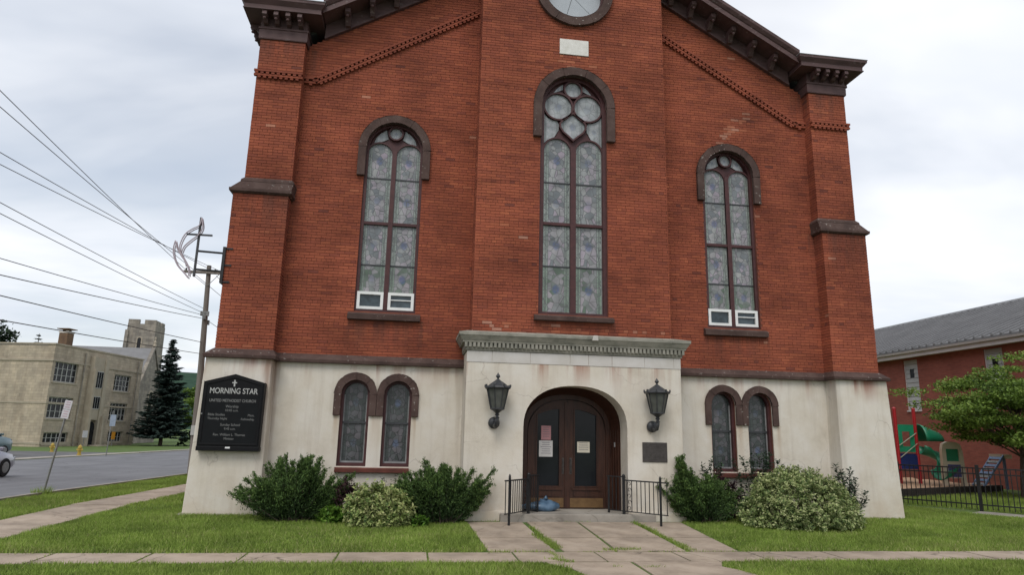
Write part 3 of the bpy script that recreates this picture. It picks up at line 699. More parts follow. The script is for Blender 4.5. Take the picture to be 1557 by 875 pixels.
bm0 = bracket(0, 0, 0).mesh('bracket', MAT['wood_trim'])
bm1 = bracket(0, 0, 0, 0.10, 0.30, 0.2).mesh('bracket', MAT['wood_trim'])
for sx in (-1, 1):
    for k, bx in enumerate((5.34, 4.79, 4.24, 3.71, 3.2, 2.68)):
        link('bracket', bm0, church, (sx*bx, -0.072, zrake(bx)+0.358-0.06*0.588))
    for bx in (0.4, 0.95, 1.5, 2.05): link('bracket', bm0, church, (sx*bx, -0.792, zrake(bx)+0.358-0.06*0.588))
    def rr(p, yb=0.95): a, b = sorted((sx*(7.235+p), sx*(6.24-p))); return (a, b, -0.29-p, yb)
    m = MB(); m.frustum(rr(0.035), 10.36, rr(0.035), 10.375); m.frustum(rr(0.04), 10.3751, rr(0.04), 10.60); m.frustum(rr(0.06), 10.6001, rr(0.06), 10.635); m.frustum(rr(0.025), 10.6351, rr(0.025), 10.93)
    part('pier_frieze', m, MAT['wood_trim'], church)
    m = MB(); m.frustum(rr(0.36), 10.9005, rr(0.36), 10.925); m.frustum(rr(0.34), 10.9251, rr(0.345), 11.015); m.frustum(rr(0.345), 11.0151, rr(0.42), 11.11); m.frustum(rr(0.425), 11.1101, rr(0.43), 11.175)
    part('pier_cornice', m, MAT['wood_trim'], church)
    m = MB(); m.frustum(rr(0.44), 11.1751, rr(0.44), 11.19); m.frustum(rr(0.43), 11.1901, rr(0.05), 11.27)
    part('pier_cap', m, MAT['lead'], church)
    for bx in (6.36, 6.62, 6.88, 7.13): link('bracket', bm1, church, (sx*bx, -0.316, 10.899))
    for by in (0.05, 0.4):
        o = link('bracket', bm1, church, (sx*7.261, by, 10.899)); o.rotation_euler.z = PI/2*sx

# ---- arched windows
def stone_arch(root, cx, zs, ri, ro, legz, y0, y1, mat, n, dz=0.0):
    for s in (-1, 1):
        a, b = sorted((cx+s*ri, cx+s*ro))
        zz = legz - (0.0)
        part('arch_stone', MB().box(a, b, y0, y1, zz, zs-.004), mat, root, bevel=0.012)
    for k in range(n):
        a0, a1 = 180*k/n+0.35, 180*(k+1)/n-0.35
        o = arc(cx, zs, ro, a0, a1, max(3, 18//n)); i = arc(cx, zs, ri, a0, a1, max(3, 18//n))
        part('arch_stone', MB().prism(o+i[::-1], y0+random.uniform(-.003, .003), y1), mat, root, bevel=0.010)
def pane(root, pts, yf, mat, name='pane', th=0.012):
    xs_ = [p[0] for p in pts]; zs_ = [p[1] for p in pts]
    cx, cz = (min(xs_)+max(xs_))/2, (min(zs_)+max(zs_))/2; hw = (max(xs_)-min(xs_))/2
    return part(name, MB().prism(pts, yf, yf+th), mat, root, loc=(cx, yf, cz), uv=hw)
def clip_arch(cx, hw, za, zb, spring, n=10):
    """part of a round-headed light between za and zb"""
    if zb <= spring: return [(cx-hw, za), (cx+hw, za), (cx+hw, zb), (cx-hw, zb)]
    return [(cx-hw, za), (cx+hw, za)] + arc(cx, spring, hw, 0, 180, n)
def tall_window(cx, yf, zb, spring, R, lx, lr, lspring, bars, thick, vents, roundels):
    y = yf
    fr = MB()
    # back board, outer frame, mullion, light rings, thick transom
    fr.prism(archpts(cx, R+.03, zb-.03, spring, 20), y+0.158, y+0.20)
    fr.sweep([(cx-R, zb), (cx-R, spring)] + arc(cx, spring, R, 180, 0, 24)[1:-1] + [(cx+R, spring), (cx+R, zb)], (0.07 if R < .7 else 0.09, 0.0), y+0.06, y+0.157)
    fr.box(cx-R, cx+R, y+0.062, y+0.156, zb, zb+0.06)
    fr.box(cx-(lx-lr), cx+(lx-lr), y+0.058, y+0.155, zb+.061, lspring+0.12)
    for s in (-1, 1):
        c = cx+s*lx
        fr.sweep([(c-lr, zb+.06), (c-lr, lspring)] + arc(c, lspring, lr, 180, 0, 16)[1:-1] + [(c+lr, lspring), (c+lr, zb+.06)], (0.0, 0.034), y+0.085, y+0.154)
        fr.box(c-lr, c+lr, y+0.075, y+0.153, thick-.032, thick+.032)
    for (rx, rz, rad) in roundels:
        fr.sweep(arc(cx+rx, rz, rad, 0, 350, 35), (0.038, 0.0), y+0.08, y+0.1545, closed=True)
    w = part('arched_window', fr, MAT['sash'], church)
    for s in (-1, 1):
        c = cx+s*lx; cuts = [zb+0.06] + bars + [lspring+lr]
        if vents: cuts[0] = vents
        for a, b in zip(cuts, cuts[1:]):
            pane(w, clip_arch(c, lr, a+.006, b-.006 if b < lspring+lr else b, lspring, 14), y+0.135, MAT['glass_mid'] if b < bars[0]+.01 else MAT['glass_up'])
        for b in bars:
            if abs(b-thick) > .05: part('glazing_bar', MB().box(c-lr, c+lr, y+0.118, y+0.1349, b-.014, b+.014), MAT['dark_iron'], w)
        pe = MB(); pe.sweep([(c-lr, (vents or zb+.06)), (c-lr, lspring)] + arc(c, lspring, lr, 180, 0, 14)[1:-1] + [(c+lr, lspring), (c+lr, (vents or zb+.06))], (0.016, 0.0), y+.126, y+.1348); part('glazing_edge', pe, MAT['lead'], w)
        if vents:
            vf = MB(); vf.sweep([(c-lr+.04, zb+.10), (c+lr-.04, zb+.10), (c+lr-.04, vents-.045), (c-lr+.04, vents-.045)], (0.0, 0.0), 0, 0) if False else None
            vf = MB(); x0, x1, z0, z1 = c-lr, c+lr, zb+.062, vents-.004; k = 0.062
            vf.box(x0, x1, y+.05, y+.13, z0, z0+k); vf.box(x0, x1, y+.05, y+.13, z1-k, z1); vf.box(x0, x0+k, y+.0505, y+.129, z0+k, z1-k); vf.box(x1-k, x1, y+.0505, y+.129, z0+k, z1-k)
            if s > 0: vf.box(x0+k, x1-k, y+.06, y+.12, (z0+z1)/2-.01+.03, (z0+z1)/2+.01+.03)
            part('vent_frame', vf, MAT['white_pvc'], w)
            part('vent_pane', MB().box(x0+k, x1-k, y+.10, y+.11, z0+k, z1-k), MAT['glass_vent'], w)
    for (rx, rz, rad) in roundels:
        pane(w, arc(cx+rx, rz, rad, 0, 348, 29), y+0.135, MAT['glass_pale'], 'roundel_pane')
    return w
for sx in (-1, 1):
    cx = sx*4.075
    w = tall_window(cx, 0.0, 4.20, 8.03, 0.66, 0.335, 0.285, 7.915, [5.28, 6.25, 7.34], 6.25, 4.66, [(0, 8.472, 0.138)])
    for s in (-1, 1):   # little spandrel lights beside the roundel
        pts = [(cx+s*0.17, 8.335), (cx+s*0.30, 8.265), (cx+s*0.485, 8.225), (cx+s*0.45, 8.35), (cx+s*0.36, 8.46), (cx+s*0.22, 8.56)]
        if s < 0: pts.reverse()
        pane(w, pts, 0.135, MAT['glass_pale'], 'spandrel_pane')
    stone_arch(w, cx, 8.03, 0.64, 0.82, 7.33, -0.09, 0.0115, MAT['brownstone'], 3)
    m = MB(); m.prism([(0.02, 4.01), (-0.11, 4.01), (-0.115, 4.12), (-0.03, 4.165), (0.06, 4.199), (0.06, 4.02)], cx-0.78, cx+0.78, axis='x')
    part('sill', m, MAT['brownstone'], w, bevel=0.008)
w = tall_window(0.0, -0.72, 4.20, 9.14, 0.78, 0.372, 0.308, 8.04, [5.30, 6.28, 7.27], 6.28, None, [(-0.352, 9.165, 0.318), (0.352, 9.165, 0.318), (0, 9.62, 0.19)])
vs_ = [(0, 8.36), (0.10, 8.45), (0.22, 8.55), (0.285, 8.66), (0.285, 8.74), (0.21, 8.85), (0.08, 8.94), (0, 9.0)]
lens = vs_ + [(-a, b) for a, b in vs_[-2:0:-1]]
pane(w, lens, -0.585, MAT['glass_pale'], 'tracery_pane')
part('tracery_bar', MB().sweep(lens, (0.038, 0.0), -0.64, -0.5655, closed=True), MAT['sash'], w)
for s in (-1, 1):
    pts = [(s*0.69, 8.22), (s*0.69, 8.98), (s*0.60, 8.88), (s*0.48, 8.82), (s*0.37, 8.81), (s*0.33, 8.72), (s*0.34, 8.58), (s*0.44, 8.40), (s*0.60, 8.32)]
    if s < 0: pts.reverse()
    pane(w, pts, -0.585, MAT['glass_pale'], 'spandrel_pane')
    pts = [(s*0.24, 9.62), (s*0.40, 9.55), (s*0.47, 9.52), (s*0.36, 9.66), (s*0.24, 9.76)]
    if s < 0: pts.reverse()
    pane(w, pts, -0.585, MAT['glass_pale'], 'spandrel_pane')
stone_arch(w, 0, 9.14, 0.765, 0.96, 8.30, -0.82, -0.7085, MAT['brownstone'], 5)
m = MB(); m.prism([(-0.70, 4.05), (-0.85, 4.05), (-0.855, 4.13), (-0.75, 4.17), (-0.66, 4.199), (-0.66, 4.06)], -0.88, 0.88, axis='x')
part('sill', m, MAT['brownstone'], w, bevel=0.008)

# lower pairs of windows
for sx in (-1, 1):
    for c in (4.565, 3.675):
        cx = sx*c; y = -0.02
        fr = MB()
        fr.prism(archpts(cx, 0.32, 0.89, 2.41, 14), y+0.215, y+0.25)
        fr.sweep([(cx-.30, 0.92), (cx-.30, 2.41)] + arc(cx, 2.41, 0.30, 180, 0, 18)[1:-1] + [(cx+.30, 2.41), (cx+.30, 0.92)], (0.055, 0.0), y+0.09, y+0.214)
        fr.box(cx-.30, cx+.30, y+0.092, y+0.213, 0.92, 0.985)
        w = part('arched_window', fr, MAT['redstone'] if False else MAT['sash'], church)
        pane(w, clip_arch(cx, 0.245, 0.99, 1.80, 2.41), y+0.195, MAT['glass_low'])
        pane(w, clip_arch(cx, 0.245, 1.83, 2.66, 2.41, 12), y+0.195, MAT['glass_low'])
        part('glazing_bar', MB().box(cx-.245, cx+.245, y+0.16, y+0.1949, 1.795, 1.835), MAT['dark_iron'], w)
        lt = MB(); lt.box(cx-.245, cx-.222, y+.178, y+.1948, .987, 2.40); lt.box(cx+.222, cx+.245, y+.178, y+.1948, .987, 2.40); lt.box(cx-.2215, cx+.2215, y+.178, y+.1947, .987, 1.02)
        part('storm_edge', lt, MAT['lead'], w)
        stone_arch(w, cx, 2.41, 0.295, 0.443, 1.95, -0.075, -0.0215, MAT['brownstone'], 4)
    a, b = sorted((sx*4.88, sx*3.37))
    m = MB(); m.prism([(0.15, 0.80), (-0.12, 0.80), (-0.125, 0.885), (0.15, 0.918)], a, b, axis='x'); part('window_sill', m, MAT['redstone'], church, bevel=0.008)

# round window and date stone
m = MB(); m.prism(arc(0, RW, 0.83, 0, 350, 35), -0.50, -0.46); m.sweep(arc(0, RW, 0.74, 0, 350, 35), (0.03, 0.04), -0.66, -0.501, closed=True)
w = part('round_window', m, MAT['sash'], church)
for k in range(6):
    a0, a1 = k*60+15, (k+1)*60+15
    pts = arc(0, RW, 0.71, a0+.35, a1-.35, 8) + [(0.012*math.cos(math.radians((a0+a1)/2)), RW+0.012*math.sin(math.radians((a0+a1)/2)))]
    pane(w, pts, -0.53, MAT['glass_plain'])
for k in range(6):
    a0, a1 = 60*k+.3, 60*(k+1)-.3
    part('arch_stone', MB().prism(arc(0, RW, 0.95, a0, a1, 8)+arc(0, RW, 0.74, a0, a1, 8)[::-1], -0.81, -0.7085), MAT['brownstone'], w, bevel=0.012)
part('date_stone', MB().box(-.35, .35, -0.735, -0.70, 10.48, 10.88), MAT['white_stone'], church, bevel=0.006)

# ---- the porch
def basket(a, top, spring, n=24, e=2.25):
    o = []
    for i in range(n+1):
        t = PI*i/n; c, s = math.cos(t), math.sin(t)
        o.append((a*math.copysign(abs(c)**(2/e), c), spring + (top-spring)*abs(s)**(2/e)))
    return o
ar = basket(1.10, 2.66, 1.80)
pm = MB(); out = [(-2.30, -0.3), (-1.10, -0.3)] + ar[::-1] + [(1.10, -0.3), (2.30, -0.3), (2.30, 3.30), (-2.30, 3.30)]
pm.prism(out, -0.95, -0.03)
part('porch', pm, MAT['stucco'], church, bevel=0.035)
for a, b in ((-2.33, -1.13), (1.13, 2.33)): part('porch_plinth', MB().box(a, b, -0.985, -0.9505, -0.3, 0.16), MAT['stucco'], church, bevel=0.015)
jx = [-2.308, -1.78, -0.98, -0.13, 0.27, 0.78, 1.5, 2.15, 2.308]
for a, b in zip(jx, jx[1:]):
    part('frieze_stone', MB().box(a+.004, b-.004, -0.960-random.uniform(0, .003), -0.9502, 3.085, 3.312), MAT['frieze_stone'], church, bevel=0.003)
cm = MB()
def pr(p): return (-2.30-p, 2.30+p, -0.95-p, -0.0)
cm.frustum(pr(0.03), 3.3205, pr(0.035), 3.355); cm.frustum(pr(0.045), 3.3551, pr(0.045), 3.48); cm.frustum(pr(0.10), 3.4801, pr(0.105), 3.515)
cm.frustum(pr(0.11), 3.5151, pr(0.175), 3.62); cm.frustum(pr(0.185), 3.6201, pr(0.19), 3.685); cm.frustum(pr(0.17), 3.6851, (-2.3, 2.3, -0.80, 0.0), 3.76)
pc_ = part('porch_cornice', cm, MAT['cornice_stone'], church, bevel=0.006)
dn = MB(); x = -2.36
while x < 2.36: dn.box(x, x+.052, -1.045, -0.9955, 3.385, 3.4795); x += 0.0865
tag(part('dentil_course', dn, MAT['cornice_stone'], church), kind='stuff')
part('keystone', MB().frustum((0.30, 0.44, -1.15, -0.97), 3.60, (0.33, 0.42, -1.16, -0.97), 3.71), MAT['frieze_stone'], church, bevel=0.01)
# step and threshold
part('step', MB().box(-1.55, 1.62, -1.12, -0.10, -0.3, 0.115), MAT['concrete_grey'], church, bevel=0.015)
# timber reveal, frame and two leaves
rv = MB(); A = basket(1.085, 2.64, 1.80); B = basket(0.97, 2.52, 1.74)
A = [(1.085, 0.116)] + A + [(-1.085, 0.116)]; B = [(0.97, 0.116)] + B + [(-0.97, 0.116)]
n = len(A); rv.add([(p[0], -0.46, p[1]) for p in A] + [(p[0], -0.11, p[1]) for p in B], [(i, i+1, i+1+n, i+n) for i in range(n-1)])
rv.add([(p[0], -0.46, p[1]) for p in A] + [(p[0]*1.05, -0.45, p[1]+.04) for p in A], [(i, i+n, i+1+n, i+1) for i in range(n-1)])
for s in (-1, 1):
    for k in range(4):
        f = (k+0.5)/4; px = s*(1.085+(0.97-1.085)*f); py = -0.46+0.35*f
        rv.obox((px-s*.012, py, 0.95), 0.02, 0.035, 1.66, 0)
part('door_reveal', rv, MAT['oak'], church)
df = MB(); df.prism(B, -0.055, -0.03); df.sweep(B, (0.0, 0.0), 0, 0) if False else None
df.sweep(B[::-1], (0.0, 0.10) if False else (0.10, 0.0), -0.112, -0.056)
part('door_frame', df, MAT['oak'], church)
for s in (-1, 1):
    lm = MB(); top = [p for p in basket(0.86, 2.40, 1.66, 40) if p[0]*s >= 0.0]
    if s > 0: leafp = [(0.004, 0.13), (0.86, 0.13)] + top[:-1] + [(0.004, 2.40)]
    else: leafp = [(-0.86, 0.13), (-0.004, 0.13), (-0.004, 2.40)] + [(-abs(p[0]), p[1]) for p in top[1:]]
    def inner(x0, x1, zb, rise, zt): return [(x0, zb), (x1, zb)] + [(x1+(x0-x1)*i/8, zt+rise*math.sin(PI*(0.15+0.35*(i/8 if s > 0 else 1-i/8)) if False else PI*0.5*((i/8) if s > 0 else 1-i/8))) for i in range(9)]
    x0, x1 = (0.15, 0.68) if s > 0 else (-0.68, -0.15)
    hole = inner(x0, x1, 0.56, 0.13, 2.10)
    # leaf as a wall with a real opening, moulding round the glass
    wall_mesh(lm, leafp, [hole], -0.118, -0.06)
    lm.sweep(hole, (0.0, 0.025), -0.132, -0.1185, closed=True)
    lm.box(x0-.05, x1+.05, -0.145, -0.1325, 0.50, 0.555)
    lm.box(x0, x1, -0.128, -0.1185, 0.37, 0.47)
    lm.box(0.0 if s > 0 else -0.05, 0.05 if s > 0 else 0.0, -0.135, -0.1185, 0.135, 2.36)
    d = part('door', lm, MAT['oak'], church)
    part('door_pane', MB().prism(hole, -0.09, -0.08), MAT['glass_dark'], d)
    part('kick_plate', MB().box(min(s*.07, s*.80), max(s*.07, s*.80), -0.124, -0.1185, 0.145, 0.335), MAT['kick'], d)
    h = MB(); h.tube([(s*.085, -0.118, 1.13), (s*.085, -0.17, 1.12), (s*.085, -0.175, 1.0), (s*.085, -0.17, 0.88), (s*.085, -0.118, 0.87)], 0.012, 6); h.box(s*.085-.025, s*.085+.025, -0.122, -0.1186, 0.83, 1.17)
    part('handle', h, MAT['bronze'], d)
part('door_bell', MB().box(1.0, 1.04, -0.335, -0.30, 1.42, 1.52), MAT['lead'], church)
# ================================================================ FIXTURES ON THE CHURCH
MAT['lantern_glass'] = M('smoky lantern glass', (0.10, 0.105, 0.095), (0.065, 0.068, 0.062), 9, 0.25, 0, spec=0.5)
MAT['lettering'] = M('off white lettering', (0.46, 0.46, 0.44), (0.34, 0.34, 0.33), 30, 0.6, 0)
MAT['lettering_dim'] = M('faded lettering', (0.22, 0.22, 0.215), (0.16, 0.16, 0.155), 30, 0.6, 0)
MAT['sign_black'] = M('satin black sign', (0.009, 0.009, 0.010), (0.006, 0.006, 0.007), 6, 0.5, 0.05, 30, spec=0.15)
MAT['sign_face'] = M('black letter board', (0.010, 0.011, 0.012), (0.007, 0.008, 0.009), 6, 0.5, 0, spec=0.12)
MAT['paper'] = M('white paper', (0.62, 0.60, 0.58), (0.55, 0.53, 0.51), 12, 0.9, 0)
MAT['paper_pink'] = M('pink paper', (0.52, 0.27, 0.28), (0.45, 0.23, 0.24), 12, 0.9, 0)
MAT['paper_cream'] = M('cream paper', (0.66, 0.61, 0.50), (0.58, 0.54, 0.44), 12, 0.9, 0)
MAT['print'] = M('printed ink', (0.22, 0.20, 0.22), (0.18, 0.16, 0.18), 12, 0.9, 0)
MAT['bag'] = M('slate blue plastic bag', (0.10, 0.17, 0.25), (0.045, 0.085, 0.14), 8, 0.35, 0.5, 14, spec=0.5)
MAT['neon'] = M('pale neon tubing', (0.44, 0.37, 0.40), (0.34, 0.28, 0.31), 8, 0.35, 0, spec=0.5)

def lantern(x, label):
    z0 = 2.13; c = (x, -1.24, 0)
    root = thing('wall_lantern', label, 'lantern', (x, -0.95, 1.85), group='lanterns flanking the church door')
    L = lambda m: [(a-x, b+0.95, d-1.85) for a, b, d in m.v]
    def put(name, m, mat, par=root, smooth=False):
        m.v = L(m); return part(name, m, mat, par, smooth)
    m = MB(); xb = x-0.03
    m.tube([(xb, -0.951, 1.86), (xb, -0.975, 1.86), (xb, -1.0, 1.86), (xb, -1.03, 1.86), (xb, -1.05, 1.86), (xb, -1.062, 1.86)], [0.10, 0.118, 0.12, 0.10, 0.065, 0.02], 16)
    put('wall_boss', m, MAT['dark_iron'], smooth=True)
    m = MB(); m.tube([(xb, -1.05, 1.86), (xb, -1.12, 1.80), (x-.01, -1.20, 1.81), (x, -1.24, 1.90), (x, -1.24, 2.0)], [0.04, 0.042, 0.04, 0.036, 0.03], 8)
    put('arm', m, MAT['dark_iron'], smooth=True)
    m = MB(); m.lathe(c, [(0.03, 1.94), (0.055, 1.955), (0.03, 1.975), (0.03, 2.0), (0.05, 2.02), (0.03, 2.04), (0.045, 2.06), (0.10, 2.10), (0.15, 2.125), (0.15, 2.145), (0.12, 2.15)], 12)
    put('stem', m, MAT['dark_iron'])
    rb, rt_, zt = 0.135, 0.225, 2.53
    fr = MB()
    for k in range(8):
        a = 2*PI*(k+.5)/8
        fr.tube([(x+rb*math.cos(a), -1.24+rb*math.sin(a), z0), (x+rt_*math.cos(a), -1.24+rt_*math.sin(a), zt)], 0.011, 5)
    put('frame', fr, MAT['dark_iron'])
    for k in range(8):
        a0, a1 = 2*PI*(k+.5)/8, 2*PI*(k+1.5)/8; g = 0.955
        v = [(x+r*g*math.cos(a), -1.24+r*g*math.sin(a), z) for r, z in ((rb, z0+.01), (rt_, zt-.01)) for a in ((a0, a1) if z < 2.3 else (a1, a0))]
        v2 = [(x+(p[0]-x)*.96, -1.24+(p[1]+1.24)*.96, p[2]) for p in v]
        m = MB(); m.add(v+v2, [(0, 1, 2, 3), (7, 6, 5, 4), (0, 4, 5, 1), (1, 5, 6, 2), (2, 6, 7, 3), (3, 7, 4, 0)]); put('glass_pane', m, MAT['lantern_glass'])
    m = MB(); m.lathe(c, [(0.225, 2.525), (0.262, 2.53), (0.272, 2.55), (0.258, 2.575), (0.215, 2.585), (0.19, 2.605), (0.15, 2.635), (0.10, 2.67), (0.065, 2.69), (0.05, 2.705)], 8, ph=PI/8)
    for k in range(8):
        a = 2*PI*(k+.5)/8; m.obox((x+.262*math.cos(a), -1.24+.262*math.sin(a), 2.585), .03, .03, .05, a)
    put('cap', m, MAT['dark_iron'])
    m = MB(); m.lathe(c, [(0.05, 2.70), (0.022, 2.725), (0.02, 2.745), (0.042, 2.765), (0.046, 2.785), (0.03, 2.81), (0.012, 2.835), (0.004, 2.855)], 10); put('finial', m, MAT['dark_iron'], smooth=True)
lantern(-1.68, 'black eight sided lantern on the porch wall left of the door, nothing mounted below it')
lantern(1.655, 'black eight sided lantern on the porch wall directly above the dark bronze plaque')

pq = thing('bronze_plaque', 'dark rectangular bronze plaque on the porch wall under the right lantern', 'plaque', (1.68, -0.9505, 1.14))
part('plate', MB().box(-.268, .268, -0.022, 0, 0.0, 0.40), MAT['bronze'], pq, bevel=0.008)
lm = MB()
for k in range(9): w = random.uniform(.12, .2); lm.box(-w, w, -0.0255, -0.0222, 0.345-k*.036, 0.357-k*.036)
part('raised_lines', lm, MAT['bronze'], pq)

def text(name, s, size, x, z, y, mat, parent, align='CENTER', sx=1.0, bold=0.0):
    cu = bpy.data.curves.new(name, 'FONT'); cu.body = s; cu.size = size; cu.align_x = align; cu.extrude = 0.0015; cu.offset = bold
    o = bpy.data.objects.new('tmp', cu); COL.objects.link(o)
    dg = bpy.context.evaluated_depsgraph_get(); me = bpy.data.meshes.new_from_object(o.evaluated_get(dg))
    bpy.data.objects.remove(o)
    me.name = name; me.materials.clear(); me.materials.append(mat)
    ob = link(name, me, parent, (x, y, z)); ob.rotation_euler = (PI/2, 0, 0); ob.scale = (sx, 1, 1)
    return ob
# ---- notice board on the left pier (tilts back with the battered stucco)
nb = thing('notice_board', 'black pointed church notice board with pale lettering on the left stucco pier', 'sign', (-6.885, -0.50, 1.235))
m = MB(); hw = 0.578
pts = [(-hw, 0), (hw, 0), (hw, 1.30), (0, 1.455), (-hw, 1.30)]
m.prism(pts, -0.115, 0.075); m.box(-hw-.012, hw+.012, -0.135, 0.06, -0.035, 0.05)
cabinet = part('cabinet', m, MAT['sign_black'], nb, bevel=0.008)
m = MB(); m.sweep([(-hw+.03, .075), (hw-.03, .075), (hw-.03, 1.275), (0, 1.42), (-hw+.03, 1.275)], (0.0, 0.035), -0.13, -0.1155, closed=True)
part('door_frame', m, MAT['sign_black'], nb, bevel=0.004)
part('letter_panel', MB().box(-hw+.09, hw-.09, -0.1185, -0.1155, 0.10, 1.02), MAT['sign_face'], nb)
part('header_strip', MB().box(-hw+.085, hw-.085, -0.1195, -0.1186, 0.885, 0.985), MAT['sign_black'], nb)
fy = -0.122
text('lettering', 'MORNING STAR', 0.155, 0.0, 1.075, fy, MAT['lettering'], nb, sx=0.80, bold=0.002)
text('lettering', 'UNITED METHODIST CHURCH', 0.078, 0, 0.91, fy, MAT['lettering_dim'], nb, sx=0.82, bold=0.001)
for s, al, x, z, sz in (('Worship', 'CENTER', 0, 0.80, .072), ('10:45 a.m.', 'CENTER', 0, 0.725, .066), ('Bible Studies', 'LEFT', -.44, 0.64, .066), ('Mon.', 'RIGHT', .44, 0.635, .066), ('Thursday Night', 'LEFT', -.44, 0.565, .062), ('Fellowship', 'RIGHT', .44, 0.56, .062),
                        ('Sunday School', 'CENTER', 0, 0.445, .068), ('9:45 a.m.', 'CENTER', 0, 0.37, .064), ('Rev. William L. Thomas', 'CENTER', 0, 0.255, .066), ('Minister', 'CENTER', 0, 0.18, .062)):
    text('lettering', s, sz, x, z, fy, MAT['lettering_dim'], nb, al, sx=0.95)
cr = MB(); cr.box(-.014, .014, fy-.002, fy+.002, 1.215, 1.345); cr.box(-.045, .045, fy-.0025, fy+.0015, 1.278, 1.302); part('cross_emblem', cr, MAT['lettering'], nb)
part('maker_plate', MB().box(-.045, .045, -0.139, -0.1352, 0.015, 0.045), MAT['white_pvc'], nb)
part('lock', MB().box(-hw+.01, -hw+.035, -0.134, -0.1155, 0.66, 0.685), MAT['lead'], nb)

# ---- cross and flame sign on its bracket at the left pier
cf = thing('cross_and_flame_sign', 'metal cross with pinkish double flame outline on a black bracket at the left pier', 'sign', (-7.44, -0.36, 4.55))
def P3(x, z, y=0.0): return (x+7.44, y, z-4.55)
br = MB(); br.box(-0.035, 0.022, -0.04, 0.30, 0.04, 0.82)
for z in (0.07, 0.43, 0.79): br.box(0.022, 0.16, -0.012, 0.0, z-.018, z+.018)
part('bracket_plate', br, MAT['iron'], cf)
for z in (5.235, 4.84):
    m = MB(); m.tube([P3(-7.47, z), P3(-8.0, z+.02)], 0.022, 6); part('arm', m, MAT['iron'], cf)
m = MB(); m.box(-0.575, -0.535, -0.02, 0.02, 0.15, 1.44); m.box(-0.80, -0.29, -0.018, 0.018, 1.04, 1.075)
part('cross', m, MAT['dark_iron'], cf)
def smooth(pts, n=5):
    P = [Vector(p) for p in pts]; P = [2*P[0]-P[1]] + P + [2*P[-1]-P[-2]]; o = []
    for i in range(1, len(P)-2):
        for k in range(n):
            t = k/n; a, b, c, d = P[i-1], P[i], P[i+1], P[i+2]
            o.append(0.5*((2*b)+(c-a)*t+(2*a-5*b+4*c-d)*t*t+(3*b-a-3*c+d)*t**3))
    return o + [P[-2]]
flames = [[(-7.97, 5.97), (-8.0, 5.80), (-8.12, 5.72), (-8.25, 5.60), (-8.32, 5.42), (-8.33, 5.26), (-8.26, 5.12), (-8.17, 4.98), (-8.10, 4.84), (-8.08, 4.70)],
          [(-7.97, 5.97), (-7.93, 5.76), (-7.99, 5.60), (-8.12, 5.47), (-8.24, 5.33), (-8.28, 5.20)],
          [(-8.43, 5.44), (-8.45, 5.28), (-8.42, 5.10), (-8.33, 4.92), (-8.20, 4.78), (-8.09, 4.66)],
          [(-8.43, 5.44), (-8.38, 5.28), (-8.29, 5.14), (-8.20, 5.02), (-8.15, 4.90)]]
for f in flames:
    m = MB()
    for y in (-0.05, 0.04): m.tube([P3(p.x, p.y, y) for p in smooth([(a, b, 0) for a, b in f])], 0.013, 6)
    part('flame_tube', m, MAT['neon'], cf, smooth=True)

# ---- notices on the doors
def notice(label, x0, x1, z0, z1, mat, dz=0.0, lines=0, y=-0.0925):
    t = thing('paper_notice', label, 'notice', ((x0+x1)/2, y, z0))
    w = (x1-x0)/2; h = z1-z0
    part('sheet', MB().box(-w, w, -0.003, 0.0, 0, h), mat, t)
    m = MB()
    for k in range(lines): ll = random.uniform(.55, .8)*w; m.box(-ll, ll, -0.0036, -0.0031, h*(0.86-k*0.8/lines), h*(0.86-k*0.8/lines)+.012)
    if lines: part('print_lines', m, MAT['print'], t)
notice('pink paper notice on the left door glass, above a white sheet', -0.565, -0.35, 1.54, 1.84, MAT['paper_pink'], lines=5)
notice('white paper sheet on the left door glass under the pink one', -0.61, -0.31, 1.185, 1.525, MAT['paper'], lines=6, y=-0.096)
notice('small cream paper sheet alone on the right door glass', 0.235, 0.515, 1.285, 1.515, MAT['paper_cream'], lines=4)

# ---- blue bag left by the door
m = MB(); nu, nv = 22, 11; vv = []
for j in range(nv+1):
    for i in range(nu):
        a = 2*PI*i/nu; b = -0.5*PI + PI*j/nv; r = math.cos(b); z = math.sin(b)
        k = 1+0.09*math.sin(3*a+2*b)+0.06*math.sin(7*a-3*b+1)
        vv.append((0.40*r*math.cos(a)*k, 0.19*r*math.sin(a)*k, max(0.0, 0.085+0.105*z*k*(1+0.35*math.cos(a+.5))) ))
m.add(vv, [(j*nu+i, j*nu+(i+1) % nu, (j+1)*nu+(i+1) % nu, (j+1)*nu+i) for j in range(nv) for i in range(nu)])
bag = thing('plastic_bag', 'slumped slate blue plastic bag lying at the foot of the left church door', 'bag', (-0.66, -0.52, 0.116), -0.1)
part('body', m, MAT['bag'], bag, smooth=True)
part('neck', MB().tube([(0.05, 0, 0.17), (0.08, -.02, 0.215), (0.11, -.03, 0.25), (0.14, -.05, 0.265)], [0.05, 0.022, 0.03, 0.045], 9), MAT['bag'], bag, smooth=True)

